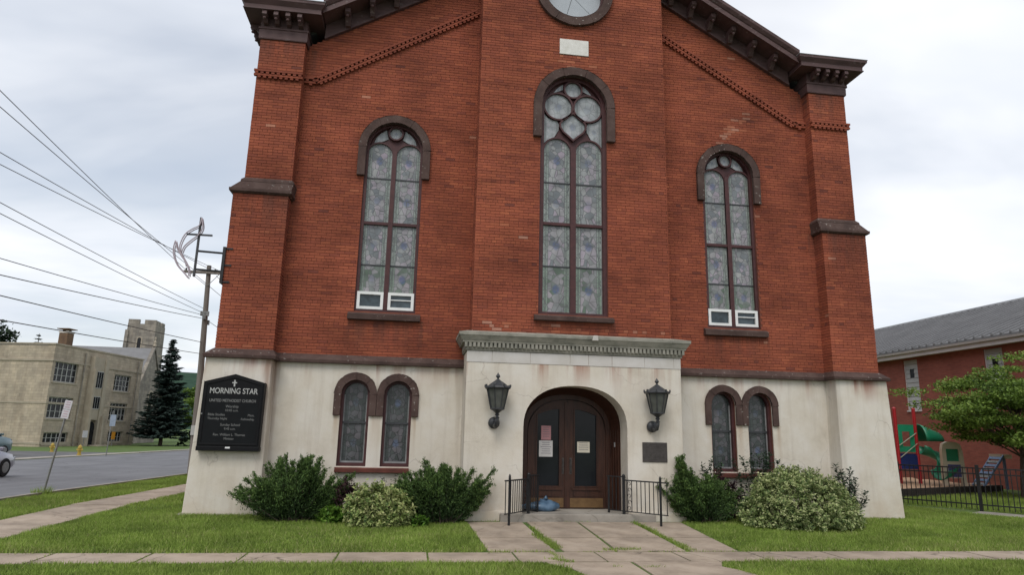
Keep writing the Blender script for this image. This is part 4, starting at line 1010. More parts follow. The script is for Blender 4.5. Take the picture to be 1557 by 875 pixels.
# ---- the two hand railings
def railing(s, label):
    p0 = Vector((s*0.98, -1.02)); p1 = Vector((s*(1.60 if s > 0 else 1.52), -1.74 if s > 0 else -1.66)); d = (p1-p0); L = d.length; d.normalize(); rz = math.atan2(d.y, d.x)
    root = thing('hand_railing', label, 'railing', (p0.x, p0.y, 0), rz, 'hand railings beside the church steps')
    z0, z1 = 0.135, 0.80
    def bar(name, x, w, za, zb, y=0.0): return part(name, MB().box(x-w/2, x+w/2, y-w/2, y+w/2, za, zb), MAT['iron'], root)
    bar('post', 0.0, 0.045, 0.10, 0.86); bar('post', L-0.12, 0.034, zg(p1.x, p1.y)-.05, 0.84)
    bar('post', -0.36, 0.034, 0.10, 0.85)
    m = MB(); m.box(-0.40, 0.03, -0.022, 0.022, 0.8305, 0.852); part('top_rail', m, MAT['iron'], root)
    m = MB(); m.box(0.023, L+0.04, -0.017, 0.017, 0.765, 0.79); part('top_rail', m, MAT['iron'], root)
    m = MB(); m.box(-0.34, L+0.04, -0.011, 0.011, 0.165, 0.183); part('bottom_rail', m, MAT['iron'], root)
    n = 6
    for k in range(1, n+1): bar('baluster', 0.21+(L-0.12-0.21)*k/(n+.6), 0.013, 0.1835, 0.7645)
    bar('baluster', L+.02, 0.013, 0.1835, 0.7645)
    for k in range(3): bar('baluster', -0.27+k*0.09, 0.013, 0.1835, 0.83)
    bar('baluster', 0.075, 0.013, 0.1835, 0.7645); bar('baluster', 0.185, 0.013, 0.1835, 0.7645)
    sc = MB()
    for k in range(5):
        zc = 0.235+k*0.118; w = 1 if k % 2 else -1
        sc.tube([(0.13+w*0.045*math.cos(t*0.42)*(1-t*.055), 0, zc+0.052*math.sin(t*0.42)*(1-t*.055)) for t in range(14)], 0.006, 4)
    part('scroll_panel', sc, MAT['iron'], root)
    b = MB(); b.lathe((0, 0, 0.86), [(0.03, 0), (0.034, .01), (0.02, .03), (0.006, 0.04)], 8); b.lathe((L-.12, 0, 0.84), [(0.02, 0), (0.026, .015), (0.012, .05), (0.003, 0.06)], 8); part('post_cap', b, MAT['iron'], root)
railing(-1, 'black iron hand railing left of the church steps, nearest the blue bag')
railing(1, 'black iron hand railing right of the church steps, beside the yew')
# ================================================================ PLANTS
def leaf_mesh(name, P, D, N, L, Wd, tint, mat, fold=0.15, six=False):
    """many small leaf faces from arrays: centre P, axis D, side N; kite of 4 points folded along the axis (two faces)"""
    n = len(P); D = D/np.linalg.norm(D, axis=1)[:, None]; S = np.cross(D, N); ln = np.linalg.norm(S, axis=1)[:, None]; S = S/np.maximum(ln, 1e-6); U = np.cross(S, D)
    L = np.asarray(L).reshape(-1, 1)*np.ones((n, 1)); Wd = np.asarray(Wd).reshape(-1, 1)*np.ones((n, 1))
    a = P - D*L*0.5; b = P + D*L*0.5; mid = P - D*L*0.05
    l = mid + S*Wd*0.5 + U*Wd*fold; r = mid - S*Wd*0.5 + U*Wd*fold
    V = np.stack([a, l, b, r], 1).reshape(-1, 3)
    base_ = np.arange(n)*4
    F = np.stack([base_, base_+1, base_+2, base_, base_+2, base_+3], 1).reshape(-1)
    me = bpy.data.meshes.new(name)
    me.vertices.add(len(V)); me.vertices.foreach_set('co', V.astype(np.float32).ravel())
    me.loops.add(len(F)); me.loops.foreach_set('vertex_index', F.astype(np.int32))
    nf = n*2; me.polygons.add(nf); me.polygons.foreach_set('loop_start', np.arange(nf, dtype=np.int32)*3)
    at = me.attributes.new('tint', 'FLOAT', 'FACE'); at.data.foreach_set('value', np.repeat(np.asarray(tint, dtype=np.float32), 2))
    me.materials.append(mat); me.update(calc_edges=True); me.validate()
    return me
def unit(v): return v/np.maximum(np.linalg.norm(v, axis=-1, keepdims=True), 1e-6)
def rnd(n): return unit(RNG.normal(size=(n, 3)))
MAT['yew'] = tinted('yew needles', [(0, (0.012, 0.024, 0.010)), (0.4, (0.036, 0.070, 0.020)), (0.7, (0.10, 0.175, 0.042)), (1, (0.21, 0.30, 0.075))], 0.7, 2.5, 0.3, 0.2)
MAT['varieg'] = tinted('cream edged leaves', [(0, (0.035, 0.07, 0.028)), (0.35, (0.14, 0.205, 0.065)), (0.6, (0.30, 0.365, 0.135)), (1, (0.58, 0.60, 0.31))], 0.65, 2.0, 0.2, 0.25)
MAT['varieg_lime'] = tinted('yellow edged leaves', [(0, (0.045, 0.085, 0.028)), (0.35, (0.15, 0.23, 0.065)), (0.6, (0.32, 0.39, 0.13)), (1, (0.58, 0.58, 0.28))], 0.65, 2.0, 0.2, 0.25)
MAT['lime'] = tinted('bright green leaves', [(0, (0.03, 0.075, 0.010)), (0.5, (0.09, 0.20, 0.022)), (1, (0.20, 0.33, 0.05))], 0.6, 3, 0.2, 0.3)
MAT['purple'] = tinted('purple barberry leaves', [(0, (0.018, 0.010, 0.014)), (0.5, (0.05, 0.022, 0.028)), (1, (0.11, 0.055, 0.055))], 0.6, 3, 0.2, 0.2)
MAT['dkleaf'] = tinted('dark glossy leaves', [(0, (0.015, 0.03, 0.018)), (0.5, (0.032, 0.065, 0.034)), (1, (0.08, 0.13, 0.07))], 0.5, 3, 0.2, 0.15, spec=0.4)
MAT['treeleaf'] = tinted('fresh green tree leaves', [(0, (0.045, 0.085, 0.016)), (0.5, (0.165, 0.26, 0.045)), (1, (0.30, 0.41, 0.09))], 0.6, 0.8, 0.25, 0.3)
MAT['spruce'] = tinted('blue green spruce needles', [(0, (0.012, 0.021, 0.017)), (0.5, (0.030, 0.050, 0.042)), (1, (0.06, 0.095, 0.078))], 0.8, 0.4, 0.25, 0.05)
MAT['farleaf'] = tinted('dark far leaves', [(0, (0.010, 0.018, 0.010)), (0.5, (0.022, 0.040, 0.020)), (1, (0.05, 0.085, 0.035))], 0.8, 0.4, 0.25, 0.05)
MAT['bark'] = M('grey brown bark', (0.11, 0.085, 0.065), (0.05, 0.038, 0.03), 8, 0.95, 0.5, 25, stretch=(3, 3, 0.6))

def yew(loc, label, rx, ry, h, n_br, narrow=None, name='yew_shrub', skew=0.0, seed=1):
    """vase of upswept branches carrying feathery sprays of needles"""
    global RNG
    RNG = np.random.default_rng(seed); random.seed(seed)
    root = thing(name, label, 'shrub', loc)
    Ps, Ds, Ns, Ls, Ws, Ts = [], [], [], [], [], []
    stems = MB()
    tips = []
    # a few main leaders, each breaking into a fan of side branches: gives the shrub lobes with notches between
    nl = 11
    lead = []
    for q in range(nl):
        az = 2*PI*(q+RNG.uniform(-.3, .3))/nl*1.0 if q < 8 else RNG.uniform(0, 2*PI)
        el = RNG.uniform(0.30, 0.85) if q < 8 else RNG.uniform(1.0, 1.45)
        lead.append((az, el, RNG.uniform(0.86, 1.08)))
    for b in range(n_br):
        az0, el0, k0 = lead[b % nl]
        az = az0 + RNG.normal()*0.30; el = min(1.5, max(0.12, el0 + RNG.normal()*0.22))
        kl = k0*(RNG.uniform(0.55, 1.03) if b >= nl else 1.0); spike = b % 9 == 4
        if spike: kl *= RNG.uniform(1.12, 1.28); el *= RNG.uniform(.6, 1.0)
        tx = math.cos(az)*math.cos(el); ty = math.sin(az)*math.cos(el); tz = math.sin(el)
        tip = np.array([tx*rx*1.12*kl + skew*tz, ty*ry*1.1*kl, (0.34 + 0.66*tz)*h*(0.35+0.65*kl)])
        if narrow and b < narrow[0]: tip = np.array([narrow[1]+RNG.normal()*0.17*(1.15-b/narrow[0]), RNG.normal()*0.13, narrow[2]*(0.5+0.5*b/narrow[0])*RNG.uniform(.93, 1.0)])
        st = np.array([tip[0]*0.22 + RNG.normal()*.06, tip[1]*0.22 + RNG.normal()*.06, 0.0])
        cp = st*0.5+tip*0.5; cp[2] -= 0.05*h*(1-tz)
        ts = np.linspace(0, 1, 9)
        cur = np.array([(1-t)**2*st + 2*t*(1-t)*cp + t*t*tip for t in ts])
        stems.tube([tuple(c) for c in cur[::2]], [0.012, 0.01, 0.008, 0.005, 0.003], 4, caps=False)
        blen = np.linalg.norm(tip-st)
        m = int((60 if spike else 105)*blen)+22
        t = np.clip(RNG.uniform(0.05, 1.02, m)**0.8, 0.05, 1.0)
        base_ = ((1-t)**2)[:, None]*st + (2*t*(1-t))[:, None]*cp + (t*t)[:, None]*tip
        tan = unit((2*(1-t))[:, None]*(cp-st) + (2*t)[:, None]*(tip-cp))
        side = rnd(m); side -= (np.sum(side*tan, 1)[:, None])*tan; side = unit(side + np.array([0, 0, 0.1]))
        tw = RNG.uniform(0.10, 0.30, m)*(1.08-0.66*t)
        sg = RNG.uniform(.35, 1.0, m)[:, None]
        nq = 7
        for q in range(nq):   # flat feathery twig: needles in two ranks
            f = (q+0.6)/nq
            pos = base_ + (side*0.8*sg+tan*0.75)*(tw*f)[:, None] + np.array([0, 0, -0.03])*(f*f) + RNG.normal(size=(m, 3))*0.010
            Ps.append(pos); Ds.append(unit(tan*0.7 + side*(0.75 if q % 2 else -0.35) + RNG.normal(size=(m, 3))*0.35 + np.array([0, 0, 0.10])))
            Ns.append(rnd(m)*.6 + np.array([0, -0.3, 0.7])); Ls.append(RNG.uniform(0.035, 0.070, m)); Ws.append(RNG.uniform(0.011, 0.019, m))
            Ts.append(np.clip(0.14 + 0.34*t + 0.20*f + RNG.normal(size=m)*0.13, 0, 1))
    P = np.concatenate(Ps); k = P[:, 2] > 0.01
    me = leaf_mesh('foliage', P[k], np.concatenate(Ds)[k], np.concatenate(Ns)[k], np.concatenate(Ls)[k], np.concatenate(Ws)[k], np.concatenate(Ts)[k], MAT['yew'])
    link('foliage', me, root); part('stems', stems, MAT['bark'], root)
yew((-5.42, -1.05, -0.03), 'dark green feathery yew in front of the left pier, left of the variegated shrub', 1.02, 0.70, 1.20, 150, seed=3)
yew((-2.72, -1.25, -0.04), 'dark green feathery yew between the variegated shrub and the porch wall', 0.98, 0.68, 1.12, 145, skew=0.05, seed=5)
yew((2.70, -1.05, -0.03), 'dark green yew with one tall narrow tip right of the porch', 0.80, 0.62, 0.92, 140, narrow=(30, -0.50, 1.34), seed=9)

def dome(loc, label, rx, ry, h, n, mat, ll, lw, name, cat='shrub', seed=1, lumps=26, stems_n=18, droop=0.0, tb=0.55, ts=0.24, openness=0.0, lo=0.0):
    """mounded shrub: leaves clustered on many shoots that end near a lumpy dome"""
    global RNG
    RNG = np.random.default_rng(seed)
    root = thing(name, label, cat, loc); stems = MB()
    Ps, Ds, Ns, Ts = [], [], [], []
    ns = int(n/16)
    ld = unit(np.stack([RNG.normal(size=lumps), RNG.normal(size=lumps), RNG.normal(size=lumps)*0.8+0.35], 1))
    for k in range(ns):
        d = unit(RNG.normal(size=3)); d[2] = abs(d[2])*1.0 - lo*0.0
        near = (ld @ d).max(); 
        bul = 0.80 + 0.26*np.clip((near-0.80)/0.20, 0, 1)
        r = bul*RNG.uniform(0.55, 1.0)**0.45 * (1 + RNG.normal()*0.03)
        tip = np.array([d[0]*rx*r, d[1]*ry*r, 0.05 + d[2]*(h-0.05)*r])
        sd = unit(d*0.9 + np.array([0, 0, 0.55-droop]) + RNG.normal(size=3)*0.28); Ls_ = RNG.uniform(0.10, 0.2)
        m = 16; t = RNG.uniform(0, 1, m)
        out = rnd(m); out -= (out@sd)[:, None]*sd; out = unit(out)
        pos = tip - sd*(Ls_*(1-t))[:, None] + out*(RNG.uniform(0.01, 0.05, m))[:, None]
        Ps.append(pos); Ds.append(unit(out*0.8 + sd*0.6 + np.array([0, 0, -droop*0.6]) + RNG.normal(size=(m, 3))*0.2)); Ns.append(unit(np.tile(sd, (m, 1)) + np.array([0, -0.15, 0.5]) + RNG.normal(size=(m, 3))*0.35))
        Ts.append(np.clip(RNG.normal(tb, ts, m) + RNG.normal()*0.10, 0, 1))
        if k % max(1, ns//stems_n) == 0: stems.tube([(tip[0]*.12, tip[1]*.12, 0), tuple(tip*np.array([.55, .55, .5])), tuple(tip)], [0.010, 0.007, 0.003], 4, caps=False)
    P = np.concatenate(Ps); k = P[:, 2] > 0.0; nn_ = int(k.sum())
    me = leaf_mesh('foliage', P[k], np.concatenate(Ds)[k], np.concatenate(Ns)[k], RNG.uniform(.75, 1.2, nn_)*ll, RNG.uniform(.75, 1.2, nn_)*lw, np.concatenate(Ts)[k], mat, 0.12)
    link('foliage', me, root); part('stems', stems, MAT['bark'], root)
    return root
dome((4.42, -1.62, -0.04), 'large round cream and green variegated shrub in front of the right lower windows', 1.22, 0.88, 1.17, 36000, MAT['varieg'], 0.060, 0.031, 'variegated_shrub', seed=21, lumps=44, tb=0.58, ts=0.24, droop=0.3)
dome((-3.90, -1.62, -0.045), 'small bright cream variegated shrub between the two left yews', 0.72, 0.52, 0.80, 9500, MAT['varieg_lime'], 0.075, 0.042, 'variegated_shrub', seed=22, lumps=16, tb=0.64, ts=0.2, droop=0.25)
dome((-4.70, -1.42, -0.04), 'bright green leafy plant at the right foot of the leftmost yew', 0.30, 0.24, 0.46, 1500, MAT['lime'], 0.085, 0.04, 'leafy_plant', 'plant', seed=23, lumps=7, tb=0.6)
dome((-3.12, -1.72, -0.045), 'low green plant at the right foot of the small variegated shrub', 0.22, 0.18, 0.24, 700, MAT['lime'], 0.07, 0.035, 'leafy_plant', 'plant', seed=24, lumps=6, tb=0.4)
dome((-4.46, -1.22, -0.03), 'dark purple barberry half hidden behind the small variegated shrub', 0.42, 0.30, 0.84, 3400, MAT['purple'], 0.045, 0.028, 'barberry_shrub', seed=25, lumps=12, droop=-0.3)
dome((3.35, -0.62, -0.02), 'dark purple shrub in front of the right lower windows behind the yew', 0.42, 0.25, 1.06, 2600, MAT['purple'], 0.05, 0.03, 'barberry_shrub', seed=26, lumps=10, droop=-0.4, tb=0.35)
def sprig(loc, label, shoots, name='leafy_shrub', ll=0.09, lw=0.034, seed=1):
    """open upright shrub: whorled leaves up thin shoots"""
    global RNG
    RNG = np.random.default_rng(seed); root = thing(name, label, 'shrub', loc); stems = MB(); Ps, Ds, Ns, Ts = [], [], [], []
    for (x, y, z, bx) in shoots:
        s = np.array([bx, 0, 0.0]); tip = np.array([x, y, z]); stems.tube([tuple(s), tuple(s*.5+tip*.5+np.array([0, 0, .03])), tuple(tip)], [0.01, 0.007, 0.003], 4, caps=False)
        m = int(95*z)+20; t = RNG.uniform(0.3, 1.02, m); pos = s+(tip-s)*t[:, None]; a = RNG.uniform(0, 2*PI, m)
        out = np.stack([np.cos(a), np.sin(a), RNG.uniform(0.0, 0.9, m)], 1); out = unit(out)
        rr = RNG.uniform(0.02, 0.16, m)*(1.15-0.6*t)
        Ps.append(pos+out*rr[:, None]); Ds.append(out); Ns.append(unit(np.array([0, 0, 1.0])+RNG.normal(size=(m, 3))*.4)); Ts.append(np.clip(RNG.normal(.5, .22, m), 0, 1))
    P = np.concatenate(Ps); n = len(P)
    link('foliage', leaf_mesh('foliage', P, np.concatenate(Ds), np.concatenate(Ns), RNG.uniform(.7, 1.2, n)*ll, RNG.uniform(.8, 1.2, n)*lw, np.concatenate(Ts), MAT['dkleaf']), root)
    part('stems', stems, MAT['bark'], root)
rs = random.Random(4)
sprig((5.92, -0.98, -0.03), 'dark open leafy shrub between the big variegated shrub and the right pier', [(-.18+rs.gauss(0, .05), rs.gauss(0, .08), 1.16, 0), (-.05, .05, 1.05, 0), (.12, 0, 1.08, 0), (.2, -.05, .9, .05), (.38, -.1, .62, .1), (.46, 0, .50, .1), (-.25, .05, .85, 0), (.05, -.1, .8, 0), (.0, .1, .98, 0), (-.1, -.1, .7, 0), (.25, .05, .72, .05)], seed=31)
sprig((4.28, -0.52, -0.02), 'tall dark leafy shrub rising behind the big variegated shrub under the windows', [(-.45, .0, 1.25, -.2), (-.2, .05, 1.3, -.1), (.05, .0, 1.38, 0), (.2, .05, 1.36, .1), (.36, -.02, 1.22, .15), (-.65, .02, 1.2, -.3), (.1, -.05, 1.25, 0), (-.3, -.05, 1.15, -.1), (.45, .0, 1.1, .2), (-.05, .03, 1.32, 0)], seed=32)
sprig((2.98, -0.55, -0.02), 'slim dark leafy shrub against the wall just behind the right yew', [(-.1, 0, 1.1, 0), (.12, 0, 1.2, 0), (.25, .02, 1.05, 0), (0, .03, .98, 0), (.35, 0, 1.12, .1)], seed=33)
sprig((-3.72, -0.5, -0.02), 'thin bare twiggy plant under the left lower window sill', [(-.12, 0, .72, 0), (.1, 0, .78, 0), (.25, 0, .66, .05)], seed=34, ll=0.05, lw=0.02)

def tree(loc, label, h, crown, trunk_r, limbs, mat, n, ll, lw, name, seed, group=None, lean=0.0, base_z=0.3, layered=False, cs=0.35):
    """tapered trunk, limbs reaching into the crown, leaf clusters round every limb end with gaps between"""
    global RNG
    RNG = np.random.default_rng(seed); root = thing(name, label, 'tree', loc, group=group); wood = MB(); Ps, Ds, Ns, Ts = [], [], [], []
    rx, ry = crown
    top = np.array([lean, 0, h*0.9])
    tr = [np.array([lean*t*t + 0.03*h*math.sin(3*t), 0.02*h*math.sin(4*t+1), t*h*0.86]) for t in np.linspace(0, 1, 9)]
    wood.tube([tuple(p) for p in tr], [trunk_r*(1-0.85*i/8) for i in range(9)], 8)
    ends = []
    for k in range(limbs):
        f = base_z + (0.97-base_z)*((k+.5)/limbs); p0 = tr[min(8, int(f*0.86*8))]
        az = k*2.399+RNG.uniform(-.4, .4); prof = math.sin(PI*min(1, (0.22+0.76*(f-base_z)/(1-base_z))))**0.75
        R = prof*RNG.uniform(0.75, 1.05)
        tip = np.array([p0[0]+math.cos(az)*rx*R, p0[1]+math.sin(az)*ry*R, f*h + (RNG.uniform(-.02, .06) if layered else RNG.uniform(0.0, 0.12))*h])
        mid = p0*0.5+tip*0.5+np.array([0, 0, 0.02*h])
        wood.tube([tuple(p0), tuple(mid), tuple(tip)], [trunk_r*0.38, trunk_r*0.22, trunk_r*0.06], 5, caps=False)
        for q in range(5):
            t = RNG.uniform(0.42, 1.05); c = p0*(1-t)+tip*t + np.array([RNG.normal()*rx*.12, RNG.normal()*ry*.12, RNG.normal()*h*.03]); ends.append(c)
            wood.tube([tuple(p0*(1-t*.7)+tip*t*.7), tuple(c)], [trunk_r*0.1, trunk_r*0.03], 4, caps=False)
    per = max(8, n//len(ends))
    for c in ends:
        s = cs*h*RNG.uniform(0.10, 0.24); off = rnd(per)*(RNG.uniform(0, 1, per)**0.5)[:, None]*s*np.array([1.35, 1.35, 0.34 if layered else 0.85])
        Ps.append(c+off); Ds.append(unit(rnd(per)+unit(off)*0.6)); Ns.append(unit(rnd(per)*.7+np.array([0, -.1, .8]))); Ts.append(np.clip(RNG.normal(.5, .2, per)+RNG.normal()*0.12, 0, 1))
    P = np.concatenate(Ps); m = len(P)
    part('trunk', wood, MAT['bark'], root)
    link('crown', leaf_mesh('crown', P, np.concatenate(Ds), np.concatenate(Ns), RNG.uniform(.7, 1.2, m)*ll, RNG.uniform(.7, 1.2, m)*lw, np.concatenate(Ts), mat), root)
    return root
def conifer(loc, label, h, r, n_wh, mat, name, seed, ll=0.5, lw=0.16, dens=1.0):
    global RNG
    RNG = np.random.default_rng(seed); root = thing(name, label, 'tree', loc); wood = MB(); Ps, Ds, Ns, Ts = [], [], [], []
    wood.tube([(0, 0, -.2), (0, 0, h*.5), (0, 0, h*.97)], [h*.018, h*.011, h*.002], 7)
    for w in range(n_wh):
        f = 0.09+0.9*(w/n_wh); z = f*h; R = r*(1-f)**0.85*RNG.uniform(0.85, 1.1)+0.06
        nb = int(5+9*(1-f))
        for b in range(nb):
            az = RNG.uniform(0, 2*PI); L = R*RNG.uniform(0.72, 1.12); d = np.array([math.cos(az), math.sin(az), 0.0])
            dz = -0.22*L + 0.10*L
            m = int((6+L*11)*dens); t = RNG.uniform(0.12, 1.04, m)
            side = np.array([-d[1], d[0], 0]); wv = (1-t)*L*0.28+0.10
            pos = np.array([0, 0, z]) + d*(t*L)[:, None] + np.array([0, 0, 1])*(dz*t + 0.12*L*t**3)[:, None] + side*(RNG.uniform(-1, 1, m)*wv)[:, None] + np.array([0, 0, -1])*(RNG.uniform(0, .20, m)*(1-.5*t))[:, None]
            Ps.append(pos); Ds.append(unit(d+side*RNG.normal(size=(m, 1))*.5+np.array([0, 0, -0.28])+RNG.normal(size=(m, 3))*.15)); Ns.append(unit(rnd(m)*.5+np.array([0, 0, 1]))); Ts.append(np.clip(0.22+0.38*t+RNG.normal(size=m)*.14, 0, 1))
            wood.tube([(0, 0, z), tuple(np.array([0, 0, z+dz*.5])+d*L*.55), tuple(np.array([0, 0, z+dz*.95])+d*L*.92)], [.03, .02, .008], 3, caps=False)
    P = np.concatenate(Ps); m = len(P)
    part('trunk', wood, MAT['bark'], root)
    link('crown', leaf_mesh('crown', P, np.concatenate(Ds), np.concatenate(Ns), RNG.uniform(.7, 1.2, m)*ll, RNG.uniform(.7, 1.2, m)*lw, np.concatenate(Ts), mat), root)
    return root
# ================================================================ ACROSS THE SIDE STREET
MAT['ashlar'] = None
def ashlar(name, a, b_, c_, sx=0.62, sz=0.30):
    m, nt, b, oc = base(name)
    # block pattern follows the dominant wall direction: use x+y along, z up
    s = nt.nodes.new('ShaderNodeSeparateXYZ'); nt.links.new(oc, s.inputs[0])
    cbn = nt.nodes.new('ShaderNodeCombineXYZ'); nt.links.new(math_(nt, 'ADD', s.outputs[0], s.outputs[1]), cbn.inputs[0]); nt.links.new(s.outputs[2], cbn.inputs[1])
    bt = nt.nodes.new('ShaderNodeTexBrick'); nt.links.new(cbn.outputs[0], bt.inputs['Vector'])
    bt.inputs['Scale'].default_value = 1.0; bt.inputs['Brick Width'].default_value = sx; bt.inputs['Row Height'].default_value = sz; bt.inputs['Mortar Size'].default_value = 0.012
    bt.inputs['Color1'].default_value = (*a, 1); bt.inputs['Color2'].default_value = (*b_, 1); bt.inputs['Mortar'].default_value = (*c_, 1)
    n = ramp(nt, noise(nt, oc, 0.8, 5), [(0.3, (0.78,)*3), (0.7, (1.15, 1.12, 1.08))])
    st = ramp(nt, noise(nt, oc, 1.0, 5, 0.65, (0.9, 0.9, 0.16)), [(0.36, (0.84, 0.82, 0.80)), (0.55, (1, 1, 1)), (0.72, (1.05, 1.04, 1.0))])
    cc = mixc(nt, 1.0, mixc(nt, 1.0, bt.outputs['Color'], n, 'MULTIPLY'), st, 'MULTIPLY')
    pk_ = ramp(nt, noise(nt, oc, 1.7, 3), [(0.60, (0, 0, 0)), (0.72, (1, 1, 1))]); cc = mixc(nt, math_(nt, 'MULTIPLY', pk_, 0.35), cc, tuple(v*1.25 for v in a))
    nt.links.new(cc, b.inputs['Base Color']); b.inputs['Roughness'].default_value = 0.92
    bump(nt, b, bt.outputs['Fac'], -0.4, 0.02)
    return m
MAT['ashlar'] = ashlar('tan ashlar stone', (0.47, 0.405, 0.315), (0.39, 0.335, 0.265), (0.29, 0.255, 0.205))
MAT['ashlar_grey'] = ashlar('grey brown ashlar stone', (0.31, 0.285, 0.245), (0.20, 0.185, 0.165), (0.15, 0.14, 0.125), 0.8, 0.45)
MAT['limestone'] = M('limestone trim', (0.40, 0.35, 0.275), (0.32, 0.275, 0.21), 1.2, 0.9, 0.1, 20)
MAT['grey_frame'] = M('grey white window bars', (0.46, 0.46, 0.44), (0.38, 0.38, 0.36), 4, 0.6, 0)
MAT['grey_slate'] = M('weathered grey slates', (0.235, 0.235, 0.24), (0.19, 0.19, 0.195), 0.8, 0.85, 0.3, 6, stretch=(1, 1, 3))
MAT['brown_brick'] = M('brown chimney brick', (0.17, 0.11, 0.065), (0.10, 0.065, 0.045), 2.5, 0.9, 0.3, 10)
MAT['yellow'] = M('yellow paint', (0.45, 0.32, 0.06), (0.36, 0.25, 0.05), 6, 0.5, 0)
MAT['orange'] = M('orange sign sheeting', (0.55, 0.24, 0.02), (0.48, 0.2, 0.02), 6, 0.5, 0)
MAT['sign_white'] = M('white sign sheeting', (0.62, 0.60, 0.62), (0.54, 0.52, 0.54), 6, 0.5, 0)
MAT['sign_red'] = M('faded red print', (0.50, 0.36, 0.40), (0.46, 0.33, 0.36), 6, 0.5, 0)
MAT['sign_blue'] = M('pale blue sign sheeting', (0.28, 0.33, 0.40), (0.22, 0.27, 0.34), 6, 0.5, 0)
MAT['galv'] = M('galvanised steel', (0.27, 0.27, 0.26), (0.18, 0.18, 0.175), 12, 0.5, 0.1, 40, metal=0.4)
MAT['pole_wood'] = M('weathered pole timber', (0.215, 0.19, 0.165), (0.14, 0.12, 0.105), 3, 0.95, 0.4, 30, stretch=(5, 5, 0.3))
MAT['cable'] = M('grey black cable', (0.10, 0.10, 0.105), (0.08, 0.08, 0.085), 1, 0.7, 0)

Z0 = 0.74
sch = thing('stone_school', 'tan stone flat roofed school building with banks of barred windows across the side street', 'building', (-41.3, 62.0, -Z0), math.atan2(0.98, 0.2))
holes = []; wins = []
def rect(a, b, c, d): return [(a, c), (b, c), (b, d), (a, d)]
WA = [(0.18, 3.70, 6.02, 8.16, 5), (0.05, 3.66, 2.2, 4.42, 5), (0.12, 3.72, -0.40, 0.72, 5)]
WB = [(10.15, 13.33, 5.68, 7.62, 5), (10.08, 13.30, 2.15, 4.22, 5), (10.45, 13.15, -0.38, 0.86, 5)]
for w_ in WA + WB: holes.append(rect(w_[0]+.25, w_[1]+.25, w_[2]+Z0, w_[3]+Z0))
m = MB(); wall_mesh(m, rect(0.001, 15.6, -0.6, 10.62), holes, 0.0, 0.42)
m.box(0.0, 15.6, 0.9, 30, -0.6, 10.55); m.box(0, 0.02, 0.001, 0.9, -0.6, 10.6); m.box(15.58, 15.6, 0.001, 0.9, -.6, 10.6); m.box(0.02, 15.58, 0.3, 0.9, 10.3, 10.55)
part('wall', m, MAT['ashlar'], sch)
m = MB(); m.box(-0.10, 15.7, -0.10, 0.55, 10.62, 10.78); m.box(-0.10, 0.45, 0.55, 30, 10.62, 10.78); part('parapet_coping', m, MAT['limestone'], sch)
for zc, p in ((8.85+.02, .10), (4.42, .06), (0.28, .05)):
    m = MB(); m.box(-p, 15.65, -p, -0.002, zc, zc+.20); m.box(-p, -0.002, -0.001, 30, zc, zc+.20); part('string_course', m, MAT['limestone'], sch)
for (a, b, c, d, nl) in WA + WB:
    a += .25; b += .25; c += Z0; d += Z0
    fr = MB(); t = 0.09
    fr.box(a, b, 0.20, 0.29, c, c+t); fr.box(a, b, 0.20, 0.29, d-t, d)
    for k in range(nl+1):
        x = a + (b-a)*k/nl; fr.box(max(a, x-t/2), min(b, x+t/2), 0.201, 0.289, c+t, d-t)
    nr = 3 if d-c > 1.5 else 2
    for k in range(1, nr): z = c+(d-c)*k/nr; fr.box(a+.05, b-.05, 0.22, 0.28, z-.025, z+.025)
    w = part('window', fr, MAT['grey_frame'], sch)
    for k in range(nl):
        x0 = a+(b-a)*k/nl; x1 = a+(b-a)*(k+1)/nl; part('pane', MB().box(x0+.04, x1-.04, 0.255, 0.265, c+.08, d-.08), MAT['glass_dark'], w)
    part('sill', MB().box(a-.15, b+.15, -0.09, 0.19, c-.18, c-.002), MAT['limestone'], w)
    part('lintel', MB().box(a-.08, b+.08, -0.035, 0.19, d+.002, d+.20), MAT['limestone'], w)
# projecting entrance bay
eb = MB(); e0, e1_ = 5.75, 8.35
eb.box(e0, 6.45, -0.55, -0.001, -0.6, 10.0); eb.box(7.75, e1_, -0.55, -0.001, -0.6, 9.85); eb.box(6.45, 7.75, -0.42, -0.001, 2.9, 9.9)
eb.frustum((e0-.12, 6.05, -0.95, -0.551), -0.6, (e0-.05, 6.0, -0.8, -0.551), 8.6); eb.frustum((8.1, e1_+.12, -0.95, -0.551), -0.6, (8.15, e1_+.05, -0.8, -0.551), 3.4)
part('entrance_bay', eb, MAT['limestone'], sch)
for za, zb in ((6.45, 8.4), (4.1, 5.55)):
    w = part('window', MB().box(6.5, 7.7, -0.46, -0.421, za, zb), MAT['grey_frame'], sch)
    for k in range(3): part('pane', MB().box(6.56+k*.38, 6.88+k*.38, -0.468, -0.461, za+.08, zb-.08), MAT['ashlar_grey'] if False else MAT['glass_dark'], w)
part('door', MB().prism(archpts(7.1, 0.62, 0.0, 2.1, 10), -0.25, -0.2), MAT['glass_dark'], sch)
part('steps', MB().box(6.3, 7.9, -2.0, -0.56, -0.4, 0.12), MAT['limestone'], sch)
ch = MB(); ch.box(3.3, 4.3, 1.4, 2.4, 10.5, 12.35); 
for sx_ in (4.75, 14.6): part('downpipe', MB().tube([(sx_, -.13, -.4), (sx_, -.13, 10.3)], .07, 6), MAT['ashlar_grey'], sch)
c = part('chimney', ch, MAT['brown_brick'], sch)
part('chimney_band', MB().box(3.25, 4.35, 1.35, 2.45, 12.36, 12.55), MAT['white_stone'], c); part('chimney_cap', MB().box(3.1, 4.5, 1.2, 2.6, 12.75, 12.85), MAT['brown_brick'], c); part('flue_post', MB().box(3.5, 4.1, 1.6, 2.2, 12.551, 12.749), MAT['brown_brick'], c)

